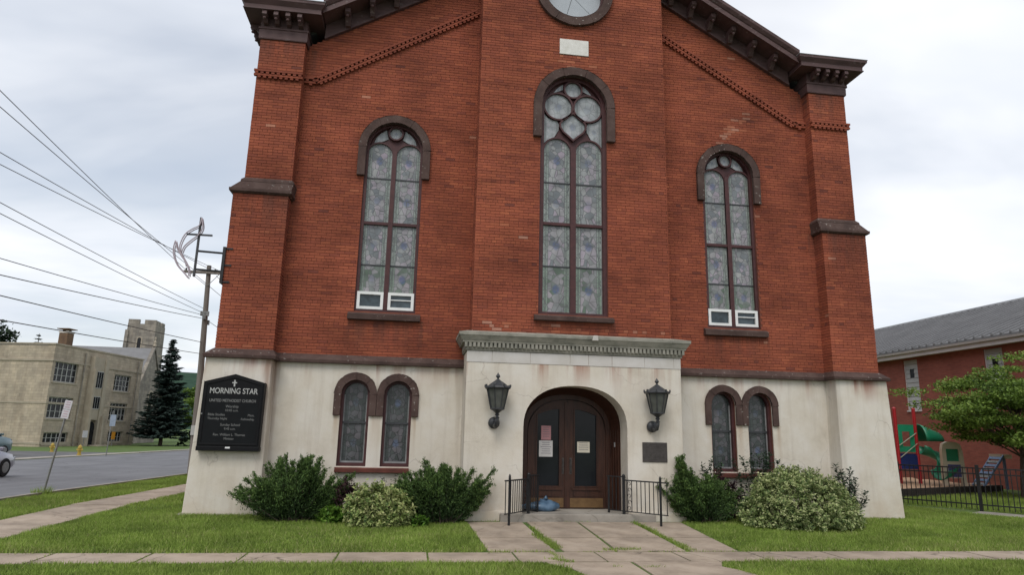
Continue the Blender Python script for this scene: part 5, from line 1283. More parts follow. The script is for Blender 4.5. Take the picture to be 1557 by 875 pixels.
# ---- stone church with a battlemented tower behind
stc = thing('stone_church', 'grey stone church with a square battlemented tower and steep slate roof behind the school', 'church', (-44.8, 88, -0.74))
tw = MB(); X0, X1, Y0, Y1 = -2.35, 1.75, 5.0, 9.0
tw.frustum((X0-.15, X1+.15, Y0-.15, Y1), 0, (X0-.1, X1+.1, Y0-.1, Y1), 12.9); tw.frustum((X0, X1, Y0, Y1), 12.9, (X0+.05, X1-.05, Y0+.05, Y1), 17.6)
part('tower', tw, MAT['ashlar_grey'], stc)
for (a, b) in ((X0, X0+1.7), (X0+2.35, X1)):
    part('merlon', MB().box(a+.06, b-.06, Y0+.06, Y0+.5, 17.6, 18.25+random.uniform(-.1, .15)), MAT['ashlar_grey'], stc)
for a in (5.7, 7.6): part('merlon', MB().box(X1-.5, X1-.06, a, a+1.2, 17.6, 18.2), MAT['ashlar_grey'], stc)
for a in (X0-.2, X1-.45): part('tower_buttress', MB().frustum((a, a+.65, Y0-.45, Y0), 0, (a+.1, a+.55, Y0-.25, Y0), 16.6), MAT['ashlar_grey'], stc)
part('string_course', MB().box(X0-.12, X1+.12, Y0-.12, Y1, 12.85, 13.1), MAT['limestone'], stc)
w = part('window', MB().prism(archpts(-0.35, 0.42, 13.4, 15.2, 8), Y0-.03, Y0+.04), MAT['limestone'], stc); part('pane', MB().prism(archpts(-0.35, 0.26, 13.55, 15.2, 8), Y0-.04, Y0-.031), MAT['glass_dark'], w)
# nave, ridge running away to the left; gable facing the street
nv = MB(); gx = 3.9
nv.prism([(-4.2, 0), (4.2, 0), (4.2, 6.9), (0, 12.95), (-4.2, 6.9)], -32, gx, axis='x')
part('nave_wall', nv, MAT['ashlar_grey'], stc)
rf = MB()
for s in (-1, 1): rf.prism([(s*4.45, 6.75), (0, 13.15), (0, 13.35), (s*4.55, 6.82)], -32, gx-.35, axis='x')
part('nave_roof', rf, MAT['grey_slate'], stc)
cp = MB()
for s in (-1, 1): cp.prism([(s*4.75, 6.5), (0, 13.3), (0, 13.75), (s*4.75, 6.95)], gx-.34, gx+.12, axis='x')
part('gable_coping', cp, MAT['ashlar_grey'], stc)
pn = MB(); pn.lathe((gx-.1, 0, 13.6), [(0.28, 0), (0.22, .3), (0.14, .4), (0.2, .6), (0.06, 1.0), (0.14, 1.15), (0.02, 1.5)], 6); part('pinnacle', pn, MAT['limestone'], stc)
w = part('window', MB().prism([(p[0], p[1]) for p in archpts(0.6, 0.8, 3.0, 6.6, 10)], gx+.005, gx+.06, axis='x'), MAT['limestone'], stc); part('pane', MB().prism(archpts(0.6, 0.55, 3.3, 6.6, 10), gx+.061, gx+.08, axis='x'), MAT['glass_dark'], w)
ai = MB(); ai.box(-6, 3.2, -7.0, -4.25, 0, 3.2); part('aisle', ai, MAT['ashlar_grey'], stc)
part('aisle_roof', MB().prism([(-7.2, 3.25), (-4.2, 5.0), (-4.2, 5.2), (-7.2, 3.42)], -6.2, 3.4, axis='x'), MAT['grey_slate'], stc)
part('buttress', MB().frustum((3.0, 4.5, -4.9, -4.0), 0, (3.3, 4.2, -4.6, -4.0), 6.4), MAT['ashlar_grey'], stc)

conifer((-34.2, 75.5, -0.75), 'tall blue green spruce standing right of the stone church', 13.6, 3.75, 52, MAT['spruce'], 'spruce_tree', 41, 0.50, 0.17, 2.6)
tree((-38.2, 104, -1), 'mid green leafy tree behind the spruce, beside the wooden utility pole', 9.5, (3.6, 3.6), 0.25, 16, MAT['treeleaf'], 5200, 0.5, 0.35, 'broadleaf_tree', 42, cs=.42)
tree((-40.5, 126, -1), 'low dark tree far down the side street right of the spruce', 9, (3.6, 3.6), 0.22, 12, MAT['farleaf'], 4000, 0.5, 0.35, 'broadleaf_tree', 43, cs=.42)
tree((-75.5, 108, -1), 'dark tree crown showing over the school roof at the far left', 19.6, (5.0, 5.0), 0.4, 22, MAT['farleaf'], 8000, 0.6, 0.42, 'dark_tree', 44, cs=.36)
conifer((-69.0, 112, -1), 'small dark pointed treetop over the school roof beside the chimney', 18.6, 4.2, 26, MAT['farleaf'], 'dark_tree', 45, 0.6, 0.18)
dome((-30.6, 77, -0.8), 'dark rounded bush under the right side of the spruce', 2.2, 1.8, 2.4, 3000, MAT['farleaf'], 0.4, 0.22, 'round_bush', 'bush', seed=46, lumps=14)

# ---- hydrants, signs
def hydrant(loc, label, s=1.0):
    r = thing('fire_hydrant', label, 'hydrant', loc, group='yellow hydrants across the street')
    m = MB(); m.lathe((0, 0, 0), [(0.17*s, 0), (0.17*s, .05*s), (0.12*s, .06*s), (0.12*s, .50*s), (0.16*s, .52*s), (0.16*s, .56*s)], 10); part('barrel', m, MAT['yellow'], r)
    m = MB(); m.lathe((0, 0, .56*s), [(0.145*s, 0), (0.13*s, .09*s), (0.08*s, .16*s), (0.03*s, .18*s), (0.03*s, .22*s)], 10); part('bonnet', m, MAT['yellow'], r)
    for a in (0, 1, 2): m = MB(); d = Vector((math.cos(a*PI/2+PI), math.sin(a*PI/2+PI), 0)); m.tube([tuple(d*.1*s+Vector((0, 0, .4*s))), tuple(d*.22*s+Vector((0, 0, .4*s)))], .06*s, 8); part('nozzle', m, MAT['yellow'], r)
hydrant((-26.6, 37.8, zg(-26.6, 37.8)+.03), 'yellow fire hydrant nearer the road, standing alone on the far apron', 0.95)
hydrant((-32.0, 45.3, zg(-32, 45.3)), 'yellow fire hydrant farther back at the lawn edge under the leaning sign', 0.95)
sp = thing('parking_sign', 'leaning steel post with small white parking plates at the near road edge', 'sign', (-12.56, 4.55, zg(-12.5, 4.6)))
lean = Vector((0.115, 0.02, 1)).normalized()
post = MB(); post.tube([(0, 0, -.1), tuple(lean*2.42)], 0.028, 6); part('post', post, MAT['galv'], sp)
R_ = lean.to_track_quat('Z', 'Y').to_matrix()
for zc, h in ((2.30, .23), (2.06, .23)):
    m = MB(); c = lean*zc + Vector((0.0, -.045, 0)); Rm = Matrix.Rotation(0.115, 3, 'Y'); m.obox(c, .185, .012, h, R=Rm); pl = part('plate', m, MAT['sign_white'], sp)
    for k in range(3): mm = MB(); mm.obox(c+Rm @ Vector((0, -.0085, h*.3-k*h*.28)), .11, .004, .022, R=Rm); part('print', mm, MAT['sign_red'], pl)
wd = []
blue = thing('street_sign', 'pale blue sign plate on a thin pole across the side street', 'sign', (-24.9, 38.0, zg(-25, 38)))
part('pole', MB().tube([(0, 0, -.1), (0.06, 0, 3.2)], 0.035, 6), MAT['galv'], blue); part('plate', MB().box(-0.05, .33, -0.06, -0.037, 2.1, 2.9), MAT['sign_blue'], blue)
def yard_sign(lx, ly, label, mat, w, h, zb):
    M3 = Matrix.Rotation(math.atan2(0.98, 0.2), 3, 'Z'); p = Vector((-41.3, 62.0, -Z0)) + M3 @ Vector((lx, ly, 0))
    r = thing('yard_sign', label, 'sign', tuple(p), math.atan2(0.98, 0.2)); part('plate', MB().box(-w/2, w/2, -.03, 0, zb, zb+h), mat, r); part('stake', MB().box(-.04, .04, 0.002, .06, -.2, zb+h*.8), MAT['galv'], r)
yard_sign(5.0, -1.2, 'white square sign on the lawn left of the school entrance', MAT['sign_white'], 0.8, 0.75, 0.95)
yard_sign(9.3, -1.6, 'orange square sign on the lawn right of the school entrance', MAT['orange'], 0.62, 0.85, 0.75)

# ---- cars at the left edge
def car(loc, rz, label, paint, tall=0.0, name='parked_car', L=4.6):
    r = thing(name, label, 'car', loc, rz); hwd = 0.88; k = L/4.6
    def loft(m, secs, mi=0):
        n = len(secs[0]); v = [p for s_ in secs for p in s_]; fs = []
        for i in range(len(secs)-1):
            for j in range(n): fs.append((i*n+j, i*n+(j+1) % n, (i+1)*n+(j+1) % n, (i+1)*n+j))
        fs += [tuple(range(n))[::-1], tuple(range((len(secs)-1)*n, len(secs)*n))]; m.add(v, fs, mi)
    secs = []
    for x, zb, zs, zt, w in ((-2.3, .38, .62, .80, .66), (-2.2, .26, .66, .93, .80), (-1.6, .20, .68, .99, .87), (-.6, .18, .68, .98, .89), (.6, .18, .67, .96, .89), (1.3, .20, .65, .90, .87), (1.9, .24, .60, .80, .82), (2.2, .28, .55, .70, .72), (2.3, .36, .50, .60, .60)):
        x *= k; zt += tall*.5; zs += tall*.3
        secs.append([(x, -w*.9, zb), (x, -w, zb+.12), (x, -w, zs), (x, -w*.93, zt-.04), (x, -w*.75, zt), (x, w*.75, zt), (x, w*.93, zt-.04), (x, w, zs), (x, w, zb+.12), (x, w*.9, zb)])
    m = MB(); loft(m, secs); b = part('body', m, paint, r, smooth=True)
    g = MB(); cs = []
    for x, z, w in ((-1.75, .93, .70), (-1.15, 1.30, .60), (-.6, 1.40, .58), (.1, 1.40, .58), (.45, 1.30, .60), (1.15, .90, .72)):
        x *= k; zz = z+tall*(1.0 if z > 1 else .5); cs.append([(x, -w-.1 if z < 1 else -w, .86+tall*.5 if z > 1 else zz-.03), (x, -w, zz), (x, w, zz), (x, w+.1 if z < 1 else w, .86+tall*.5 if z > 1 else zz-.03)])
    loft(g, cs); part('window_glass', g, MAT['glass_dark'], r, smooth=True)
    rf = MB(); secs = []
    for x, z in ((-1.12, 1.315), (-.6, 1.425), (.1, 1.425), (.42, 1.325)): x *= k; z += tall; secs.append([(x, -.61, z-.05), (x, -.56, z), (x, .56, z), (x, .61, z-.05)])
    loft(rf, secs); part('roof', rf, paint, r, smooth=True)
    for s in (-1, 1):
        p = MB(); p.tube([(1.12*k, s*.74, .9+tall*.5), (.43*k, s*.615, 1.31+tall)], .035, 5); p.tube([(-1.15*k, s*.62, 1.31+tall), (-1.72*k, s*.74, .95+tall*.5)], .06, 5); p.tube([(-.3*k, s*.60, 1.38+tall), (-.35*k, s*.80, .93+tall*.5)], .035, 5); part('window_pillar', p, paint, r)
        part('mirror', MB().obox((.85*k, s*.97, .98+tall*.6), .12, .18, .13), paint, r, bevel=.03)
        part('headlight', MB().obox((2.13*k, s*.58, .60+tall*.3), .22, .26, .13), MAT['glass_plain'], r, bevel=.03)
        part('tail_light', MB().obox((-2.2*k, s*.62, .76+tall*.4), .16, .24, .16), MAT['play_red'], r, bevel=.02)
        for x in (1.38*k, -1.38*k):
            t = MB(); t.tube([(x, s*.90, .32), (x, s*.88, .32), (x, s*.70, .32)], [.30, .325, .325], 18); ty = part('wheel', t, MAT['rubber'], r)
            h = MB(); h.tube([(x, s*.905, .32), (x, s*.915, .32)], [.20, .17], 12); part('rim', h, MAT['galv'], ty)
    part('grille', MB().box(2.2*k, 2.32*k, -.4, .4, .38+tall*.3, .52+tall*.3), MAT['sign_black'], r)
MAT['rubber'] = M('tyre rubber', (0.02, 0.02, 0.02), (0.014, 0.014, 0.014), 6, 0.9, 0)
MAT['play_red'] = M('red plastic', (0.42, 0.02, 0.025), (0.33, 0.015, 0.02), 5, 0.45, 0, spec=0.4)
def paintm(n, c): 
    m = M(n, c, tuple(v*.9 for v in c), 2, 0.28, 0, metal=0.35, spec=0.5); m.node_tree.nodes['Principled BSDF'].inputs['Coat Weight'].default_value = 0.6; return m
MAT['silver'] = paintm('silver lilac paint', (0.27, 0.26, 0.31)); MAT['teal'] = paintm('dull teal paint', (0.08, 0.14, 0.155))
car((-18.65, 11.05, zg(-18, 11)+.012), math.radians(88), 'silver car nose entering at the left edge on the side street', MAT['silver'])
car((-31.35, 34.3, zg(-31, 35)+.02), math.radians(80), 'dull teal car parked behind the silver one', MAT['teal'], tall=0.65)

# ---- utility pole and lines
up_ = thing('utility_pole', 'weathered wooden utility pole with a crossarm behind the left pier', 'utility pole', (-12.42, 15.9, zg(-12.4, 15.9)))
zb_ = zg(-12.4, 15.9)
part('shaft', MB().tube([(0, 0, -.3), (-0.12, 0, 4.5), (-0.30, 0, 9.05)], [.15, .13, .095], 10), MAT['pole_wood'], up_)
part('crossarm', MB().obox((-0.42, -.13, 8.70), 1.75, .10, .11, 0.0), MAT['pole_wood'], up_)
for x in (-1.2, -.85, 0.02, .36):
    m = MB(); m.lathe((x, -.13, 8.76), [(.02, 0), (.045, .02), (.03, .05), (.045, .08), (.02, .12)], 8); part('insulator', m, MAT['bronze'], up_)
part('brace', MB().tube([(-1.0, -.13, 8.64), (-.27, -.11, 8.1)], .015, 4), MAT['galv'], up_); part('brace', MB().tube([(0.2, -.13, 8.64), (-.25, -.11, 8.1)], .015, 4), MAT['galv'], up_)
m = MB(); m.box(-.36, -.02, -.22, -.1, 6.75, 6.95); m.box(-.30, -.05, .08, .2, 6.4, 6.6); m.tube([(-.17, -.17, 6.6), (-.17, -.17, 6.9)], .07, 8); part('hardware', m, MAT['galv'], up_)
part('meter_box', MB().box(-.16, .10, -.22, -.13, 1.65, 2.05), MAT['grey_frame'], up_)
part('guy_guard', MB().box(.13, .16, -.03, .03, 1.9, 2.3), MAT['white_pvc'], up_)
def wire(a, b, sag, label, r=0.012, n=14):
    m = MB(); a = Vector(a); b = Vector(b)
    m.tube([tuple(a.lerp(b, i/n) - Vector((0, 0, sag*4*(i/n)*(1-i/n)))) for i in range(n+1)], r, 4, caps=False)
    tag(part('power_line', m, MAT['cable'], None), label, 'wire', 'overhead lines along the side street')
PX, PY = -12.42, 15.77
def wire_via(za, dx_, ym, zm, sag, label, r=0.012):
    """from the pole through a point over the verge and on to the next pole down the street"""
    f = (PY-ym)/(PY+26.0); xa = PX+dx_; drop = sag*4*f*(1-f)
    r *= .82; wire((xa, PY, za), ((-13.0-(1-f)*xa)/f, -26.0, (zm+drop-(1-f)*za)/f), sag, label, r, 22)
for q in ((8.42, -1.2, .7, 9.02, .35, 'topmost thin overhead line running from the pole crossarm to the upper left'), (8.42, -.85, .81, 8.67, .35, 'second overhead line from the top, close under the topmost'),
          (8.40, .02, 1.12, 7.69, .4, 'third overhead line from the top at the left edge, upper of the middle pair'), (8.40, .36, 1.2, 7.43, .4, 'fourth overhead line from the top at the left edge, lower of the middle pair'),
          (6.75, -.3, 1.46, 6.60, .3, 'upper of the two lines meeting the pole at mid height'), (6.55, -.3, 1.54, 6.36, .3, 'lower of the two lines meeting the pole at mid height'),
          (6.45, -.3, 1.85, 5.37, .25, 'dark overhead line crossing just over the tower top', .014), (6.30, -.3, 1.96, 5.0, .25, 'dark overhead line just below the one crossing the tower top', .017),
          (5.25, -.2, 2.11, 4.54, .2, 'thick dark cable crossing the tower face', .018), (4.75, -.2, 2.28, 3.99, .2, 'lowest dark cable crossing above the school roof', .018)):
    wire_via(*q)
for i, (dx_, zp, lb) in enumerate(((-.85, 8.62, 'thin line running on behind the church from the crossarm'), (.02, 8.62, 'second thin line running on behind the church'), (-.3, 6.7, 'low line leaving the pole behind the church wall'))):
    wire((PX+dx_, PY+.2, zp+zb_), (-11.8+.3*i, 60, zp-1.2), .5, lb, .011)

# ================================================================ TO THE RIGHT OF THE CHURCH
def brickmat():
    m, nt, b, oc = base('far red brick')
    s = nt.nodes.new('ShaderNodeSeparateXYZ'); nt.links.new(oc, s.inputs[0])
    cbn = nt.nodes.new('ShaderNodeCombineXYZ'); nt.links.new(math_(nt, 'ADD', s.outputs[0], s.outputs[1]), cbn.inputs[0]); nt.links.new(s.outputs[2], cbn.inputs[1])
    bt = nt.nodes.new('ShaderNodeTexBrick'); nt.links.new(cbn.outputs[0], bt.inputs['Vector']); bt.inputs['Scale'].default_value = 1.0
    bt.inputs['Brick Width'].default_value = 0.21; bt.inputs['Row Height'].default_value = 0.068; bt.inputs['Mortar Size'].default_value = 0.006
    bt.inputs['Color1'].default_value = (0.31, 0.092, 0.066, 1); bt.inputs['Color2'].default_value = (0.245, 0.070, 0.052, 1); bt.inputs['Mortar'].default_value = (0.21, 0.10, 0.075, 1)
    n = ramp(nt, noise(nt, oc, 1.2, 4), [(0.3, (0.82,)*3), (0.7, (1.08,)*3)])
    nt.links.new(mixc(nt, 1.0, bt.outputs['Color'], n, 'MULTIPLY'), b.inputs['Base Color']); b.inputs['Roughness'].default_value = 0.92
    bump(nt, b, bt.outputs['Fac'], -0.3, 0.006)
    return m
MAT['far_brick'] = brickmat()
MAT['roof_metal'] = M('grey ribbed roofing', (0.165, 0.165, 0.17), (0.13, 0.13, 0.135), 0.9, 0.75, 0.15, 12, third=(0.19, 0.19, 0.195))
MAT['fascia'] = M('pale grey fascia', (0.62, 0.575, 0.565), (0.53, 0.49, 0.48), 1.5, 0.7, 0)
MAT['siding'] = M('grey panel siding', (0.45, 0.455, 0.45), (0.37, 0.375, 0.37), 1.4, 0.7, 0.1, 20)
hall = thing('brick_hall', 'low red brick hall with a grey ribbed roof, behind the playground', 'building', (19.45, 8.8, -0.1), math.atan2(-1.0, .0175))
XA, XB, EZ = -24.0, 14.0, 5.60
holes = [rect(a, a+.87, 3.22, 5.52) for a in (-18.95, -14.3, -9.65, -5.0, -0.52, 4.13, 8.78)]
m = MB(); wall_mesh(m, rect(XA, XB, -0.2, EZ+.2), holes, 0, 0.3); m.box(XA, XB, 0.31, 12, -.2, EZ+.1)
m.prism([(0.32, EZ+.1), (11.9, EZ+.1), (6.1, 8.4)], XA, XA+.2, axis='x'); m.prism([(0.32, EZ+.1), (11.9, EZ+.1), (6.1, 8.4)], XB-.2, XB, axis='x'); part('wall', m, MAT['far_brick'], hall)
for h in holes:
    x0, x1, z0, z1 = h[0][0], h[1][0], h[0][1], h[2][1]
    f = MB(); f.box(x0, x0+.04, .04, .1, z0, z1); f.box(x1-.04, x1, .04, .1, z0, z1); f.box(x0, x1, -.05, .12, z0-.07, z0-.002); w = part('window', f, MAT['fascia'], hall)
    sl = MB(); n = 11
    for k in range(n):
        if k in (7, 8): sl.frustum((x0+.04, x0+.29, .05, .12), z0+(z1-z0)*k/n, (x0+.04, x0+.29, .075, .12), z0+(z1-z0)*(k+1)/n-.004); sl.frustum((x0+.57, x1-.04, .05, .12), z0+(z1-z0)*k/n, (x0+.57, x1-.04, .075, .12), z0+(z1-z0)*(k+1)/n-.004)
        else: sl.frustum((x0+.04, x1-.04, .05, .12), z0+(z1-z0)*k/n, (x0+.04, x1-.04, .075, .12), z0+(z1-z0)*(k+1)/n-.004)
    part('panel', sl, MAT['siding'], w); part('pane', MB().box(x0+.29, x0+.57, .09, .11, z0+(z1-z0)*7/n, z0+(z1-z0)*9/n), MAT['glass_dark'], w)
m = MB(); m.box(XA-.3, XB+.3, -.40, -.34, EZ-.02, EZ+.16); m.box(XA-.3, XB+.3, -.339, -.0, EZ+.01, EZ+.05); part('fascia', m, MAT['fascia'], hall)
m = MB(); m.prism([(-.50, EZ+.165), (-.401, EZ+.165), (-.401, EZ+.25), (-.53, EZ+.25)], XA-.3, XB+.3, axis='x'); part('gutter', m, MAT['fascia'], hall)
RZ = 8.55
m = MB(); m.prism([(-.50, EZ+.26), (6.1, RZ), (6.1, RZ+.1), (-.50, EZ+.34)], XA-.4, XB+.4, axis='x'); m.prism([(12.8, EZ+.26), (6.1, RZ), (6.1, RZ+.1), (12.8, EZ+.34)], XA-.4, XB+.4, axis='x'); part('roof', m, MAT['roof_metal'], hall)
rb = MB(); x = XA-.3
while x < XB+.4: rb.prism([(-.51, EZ+.33), (6.1, RZ+.09), (6.1, RZ+.17), (-.51, EZ+.41)], x-.05, x+.05, axis='x'); x += .42
tag(part('roof_ribs', rb, MAT['roof_metal'], hall), kind='stuff')
part('ridge_cap', MB().prism([(5.8, RZ+.02), (6.1, RZ+.19), (6.4, RZ+.02)], XA-.4, XB+.4, axis='x'), MAT['roof_metal'], hall)

# ---- playground
MAT['mulch'] = M('tan wood mulch', (0.40, 0.26, 0.165), (0.29, 0.18, 0.115), 6, 0.95, 0.6, 25, third=(0.46, 0.32, 0.21))
MAT['timber'] = M('dark landscape timber', (0.035, 0.028, 0.024), (0.022, 0.018, 0.016), 4, 0.95, 0.3, 20)
MAT['play_green'] = M('green plastic', (0.02, 0.27, 0.14), (0.015, 0.20, 0.105), 3, 0.35, 0, spec=0.5)
MAT['play_tan'] = M('tan plastic', (0.66, 0.57, 0.43), (0.57, 0.49, 0.37), 3, 0.5, 0)
MAT['play_blue'] = M('dark blue plastic', (0.02, 0.035, 0.14), (0.015, 0.025, 0.10), 3, 0.45, 0)
MAT['play_steel'] = M('blue grey steel', (0.16, 0.22, 0.34), (0.11, 0.16, 0.25), 5, 0.4, 0, metal=0.3)
MAT['play_purple'] = M('violet blue panel', (0.10, 0.10, 0.25), (0.08, 0.08, 0.20), 3, 0.5, 0)
MAT['rope'] = M('pale rope', (0.40, 0.42, 0.33), (0.32, 0.34, 0.26), 20, 0.9, 0)
bed = [(7.9, 3.55), (11.9, 5.1), (17.7, 7.5), (17.6, 12.0), (7.9, 12.5)]
m = MB(); nx_ = 40; v = []
for j in range(13):
    for i in range(nx_+1):
        x = 7.9+i*0.24; f = j/12; y0 = lerp_tab(x, [(7.9, 3.6), (11.9, 5.15), (17.7, 7.55)]); y = y0+(12-y0)*f; v.append((x, y, 0.20+random.uniform(-.025, .03)))
m.add(v, [(j*(nx_+1)+i, j*(nx_+1)+i+1, (j+1)*(nx_+1)+i+1, (j+1)*(nx_+1)+i) for j in range(12) for i in range(nx_)])
tag(part('mulch_bed', m, MAT['mulch'], smooth=False), kind='structure')
edge = thing('timber_edging', 'dark stacked timber edging along the front of the playground mulch', 'edging', (7.9, 3.5, -0.1))
for (a, b) in ((bed[0], bed[1]), (bed[1], bed[2])):
    A_, B_ = Vector(a), Vector(b); L_ = (B_-A_).length; n = max(2, int(L_/2.4)); ang = math.atan2((B_-A_).y, (B_-A_).x)
    for row in range(2):
        for k in range(n):
            c = A_.lerp(B_, (k+.5)/n); part('timber', MB().obox((c.x-7.9, c.y-3.5-.02, 0.085+row*0.165), L_/n-.015, 0.15, 0.16, ang), MAT['timber'], edge)
ps = thing('play_structure', 'red posted playground climber with green panel, blue deck and green tube slide', 'playground', (14.5, 8.3, 0.2))
PO = (14.5, 8.3, 0.2)
def pl(m): m.v = [(a-PO[0], b-PO[1], c-PO[2]) for a, b, c in m.v]; return m
for (x, y) in ((14.17, 8.0), (14.95, 8.0), (14.17, 9.0), (14.95, 9.0)):
    m = MB(); m.tube([(x, y, 0.1), (x, y, 2.86)], .062, 10); m.lathe((x, y, 2.86), [(.062, 0), (.07, .01), (.05, .05), (.01, .07)], 10); part('post', pl(m), MAT['play_red'], ps)
m = MB(); wall_mesh(m, rect(14.24, 14.88, 1.32, 2.30), [rect(14.40, 14.72, 1.52, 2.05)], 7.99, 8.04); part('green_panel', pl(m), MAT['play_green'], ps)
part('deck', pl(MB().box(14.1, 15.02, 8.05, 9.0, 1.16, 1.26)), MAT['play_blue'], ps)
part('blue_panel', pl(MB().box(14.2, 14.9, 7.96, 8.0, 0.72, 1.22)), MAT['play_blue'], ps)
for a, b in (((14.2, 7.93, 1.55), (14.92, 7.93, 2.0)), ((14.2, 7.93, 1.12), (14.92, 7.93, 1.62))): part('rope', pl(MB().tube([a, b], .016, 5)), MAT['rope'], ps)
# slide: hooded top and a curving trough
m = MB(); n = 10
hv_ = []
for j in range(6):
    for i in range(n+1):
        a = PI*i/n; r = .36*(1-.02*j) if j < 5 else .30
        hv_.append((15.08+j*.14, 8.02+.40*math.cos(a), 1.72+.02*0+(.62-.055*j)*math.sin(a)))
m.add(hv_, [(j*(n+1)+i, j*(n+1)+i+1, (j+1)*(n+1)+i+1, (j+1)*(n+1)+i) for j in range(5) for i in range(n)]); o = part('slide_hood', pl(m), MAT['play_green'], ps, smooth=True)
sm = o.modifiers.new('thick', 'SOLIDIFY'); sm.thickness = .03
m = MB(); tv_ = []; path = [(15.05, 8.0, 1.30), (15.35, 7.95, 1.22), (15.62, 7.75, 1.02), (15.66, 7.45, 0.82), (15.48, 7.22, 0.64), (15.22, 7.12, 0.50), (14.98, 7.08, 0.44)]
for i, p in enumerate(path):
    d = Vector(path[min(i+1, 6)])-Vector(path[max(i-1, 0)]); d.z = 0; d.normalize(); s_ = Vector((-d.y, d.x, 0))
    for k in range(9): a = PI*(k/8); tv_.append(tuple(Vector(p)+s_*.33*math.cos(a)+Vector((0, 0, .28-.30*math.sin(a)))))
m.add(tv_, [(j*9+i, j*9+i+1, (j+1)*9+i+1, (j+1)*9+i) for j in range(6) for i in range(8)]); o = part('slide_trough', pl(m), MAT['play_green'], ps, smooth=True); sm = o.modifiers.new('thick', 'SOLIDIFY'); sm.thickness = .03
tp = thing('activity_board', 'tan rounded play panel with a green window between the green slide and the blue ramp', 'play panel', (15.45, 7.0, 0.2))
m = MB(); op = [(-.44, 0), (-.30, 0), (-.30, .28), (.30, .28), (.30, 0), (.46, 0), (.40, 1.2)] + arc(0, 1.18, .40, 8, 172, 8)[0:0] + [(.34, 1.42), (.2, 1.5), (-.16, 1.52), (-.34, 1.45), (-.40, 1.25)]
wall_mesh(m, op, [rect(-.25, .25, .85, 1.27)], -.06, .06); m.box(-.30, .30, .05, .06, .28, 1.4); part('frame', m, MAT['play_tan'], tp)
part('green_window', MB().box(-.26, .26, -.02, .02, .84, 1.28), MAT['play_green'], tp); part('violet_panel', MB().box(-.24, .24, -.085, -.061, .32, .74), MAT['play_purple'], tp)
rp = thing('climbing_ramp', 'blue grey sloping ladder ramp right of the tan play panel', 'play ramp', (16.45, 6.95, 0.2))
for s_ in (0, 1): part('rail', MB().tube([(0.0+s_*.06, s_*.55-.1, 0.02), (.92+s_*.06, s_*.55-.1, 1.08)], .04, 6), MAT['play_steel'], rp)
for k in range(8): f = (k+.6)/8.4; part('rung', MB().obox((.92*f+.03, .17, .02+1.06*f), .10, .54, .03, R=Matrix.Rotation(-0.86, 3, 'Y')), MAT['play_steel'] if k % 2 else MAT['galv'], rp)
part('landing', MB().box(.90, 1.2, -.15, .5, .98, 1.12), MAT['play_tan'], rp); part('leg', MB().box(1.1, 1.17, .1, .17, -.1, .98), MAT['play_steel'], rp)

# ---- black iron fence: pickets are parts
fa, fb = Vector((9.0, 4.55)), Vector((12.9, -1.62)); fd = fb-fa; FL = fd.length; fang = math.atan2(fd.y, fd.x)
fe = thing('iron_fence', 'black iron picket fence between the lawn and the playground', 'fence', (fa.x, fa.y, -0.03), fang)
for z in (0.16, 0.92, 1.06): part('rail', MB().box(0, FL, -.016, .016, z, z+.032), MAT['iron'], fe)
pk = MB().box(-.009, .009, -.009, .009, 0.06, 1.0).add([(-.009, -.009, 1.0), (.009, -.009, 1.0), (.009, .009, 1.0), (-.009, .009, 1.0), (0, 0, 1.06)], [(0, 1, 4), (1, 2, 4), (2, 3, 4), (3, 0, 4)])
pk = MB().box(-.009, .009, -.0095, .0095, 0.06, 1.10); pkm = pk.mesh('picket', MAT['iron']); k = 0; x = .06
while x < FL: link('picket', pkm, fe, (x, 0, 0)); x += .115
for x in (0.02, 2.05, 3.95, 5.15, FL-.02): part('post', MB().box(x-.035, x+.035, -.035, .035, -.2, 1.16), MAT['iron'], fe)

tree((16.1, 4.9, -0.1), 'spreading light green tree behind the iron fence in front of the brick hall', 4.3, (3.0, 2.2), 0.085, 34, MAT['treeleaf'], 34000, 0.115, 0.066, 'small_tree', 51, layered=True, base_z=0.46, cs=0.62)
dome((10.2, 3.6, -0.05), 'small weedy shrub growing through the left end of the iron fence', 0.3, 0.25, 0.55, 900, MAT['dkleaf'], 0.08, 0.04, 'weedy_shrub', 'shrub', seed=52, lumps=6)

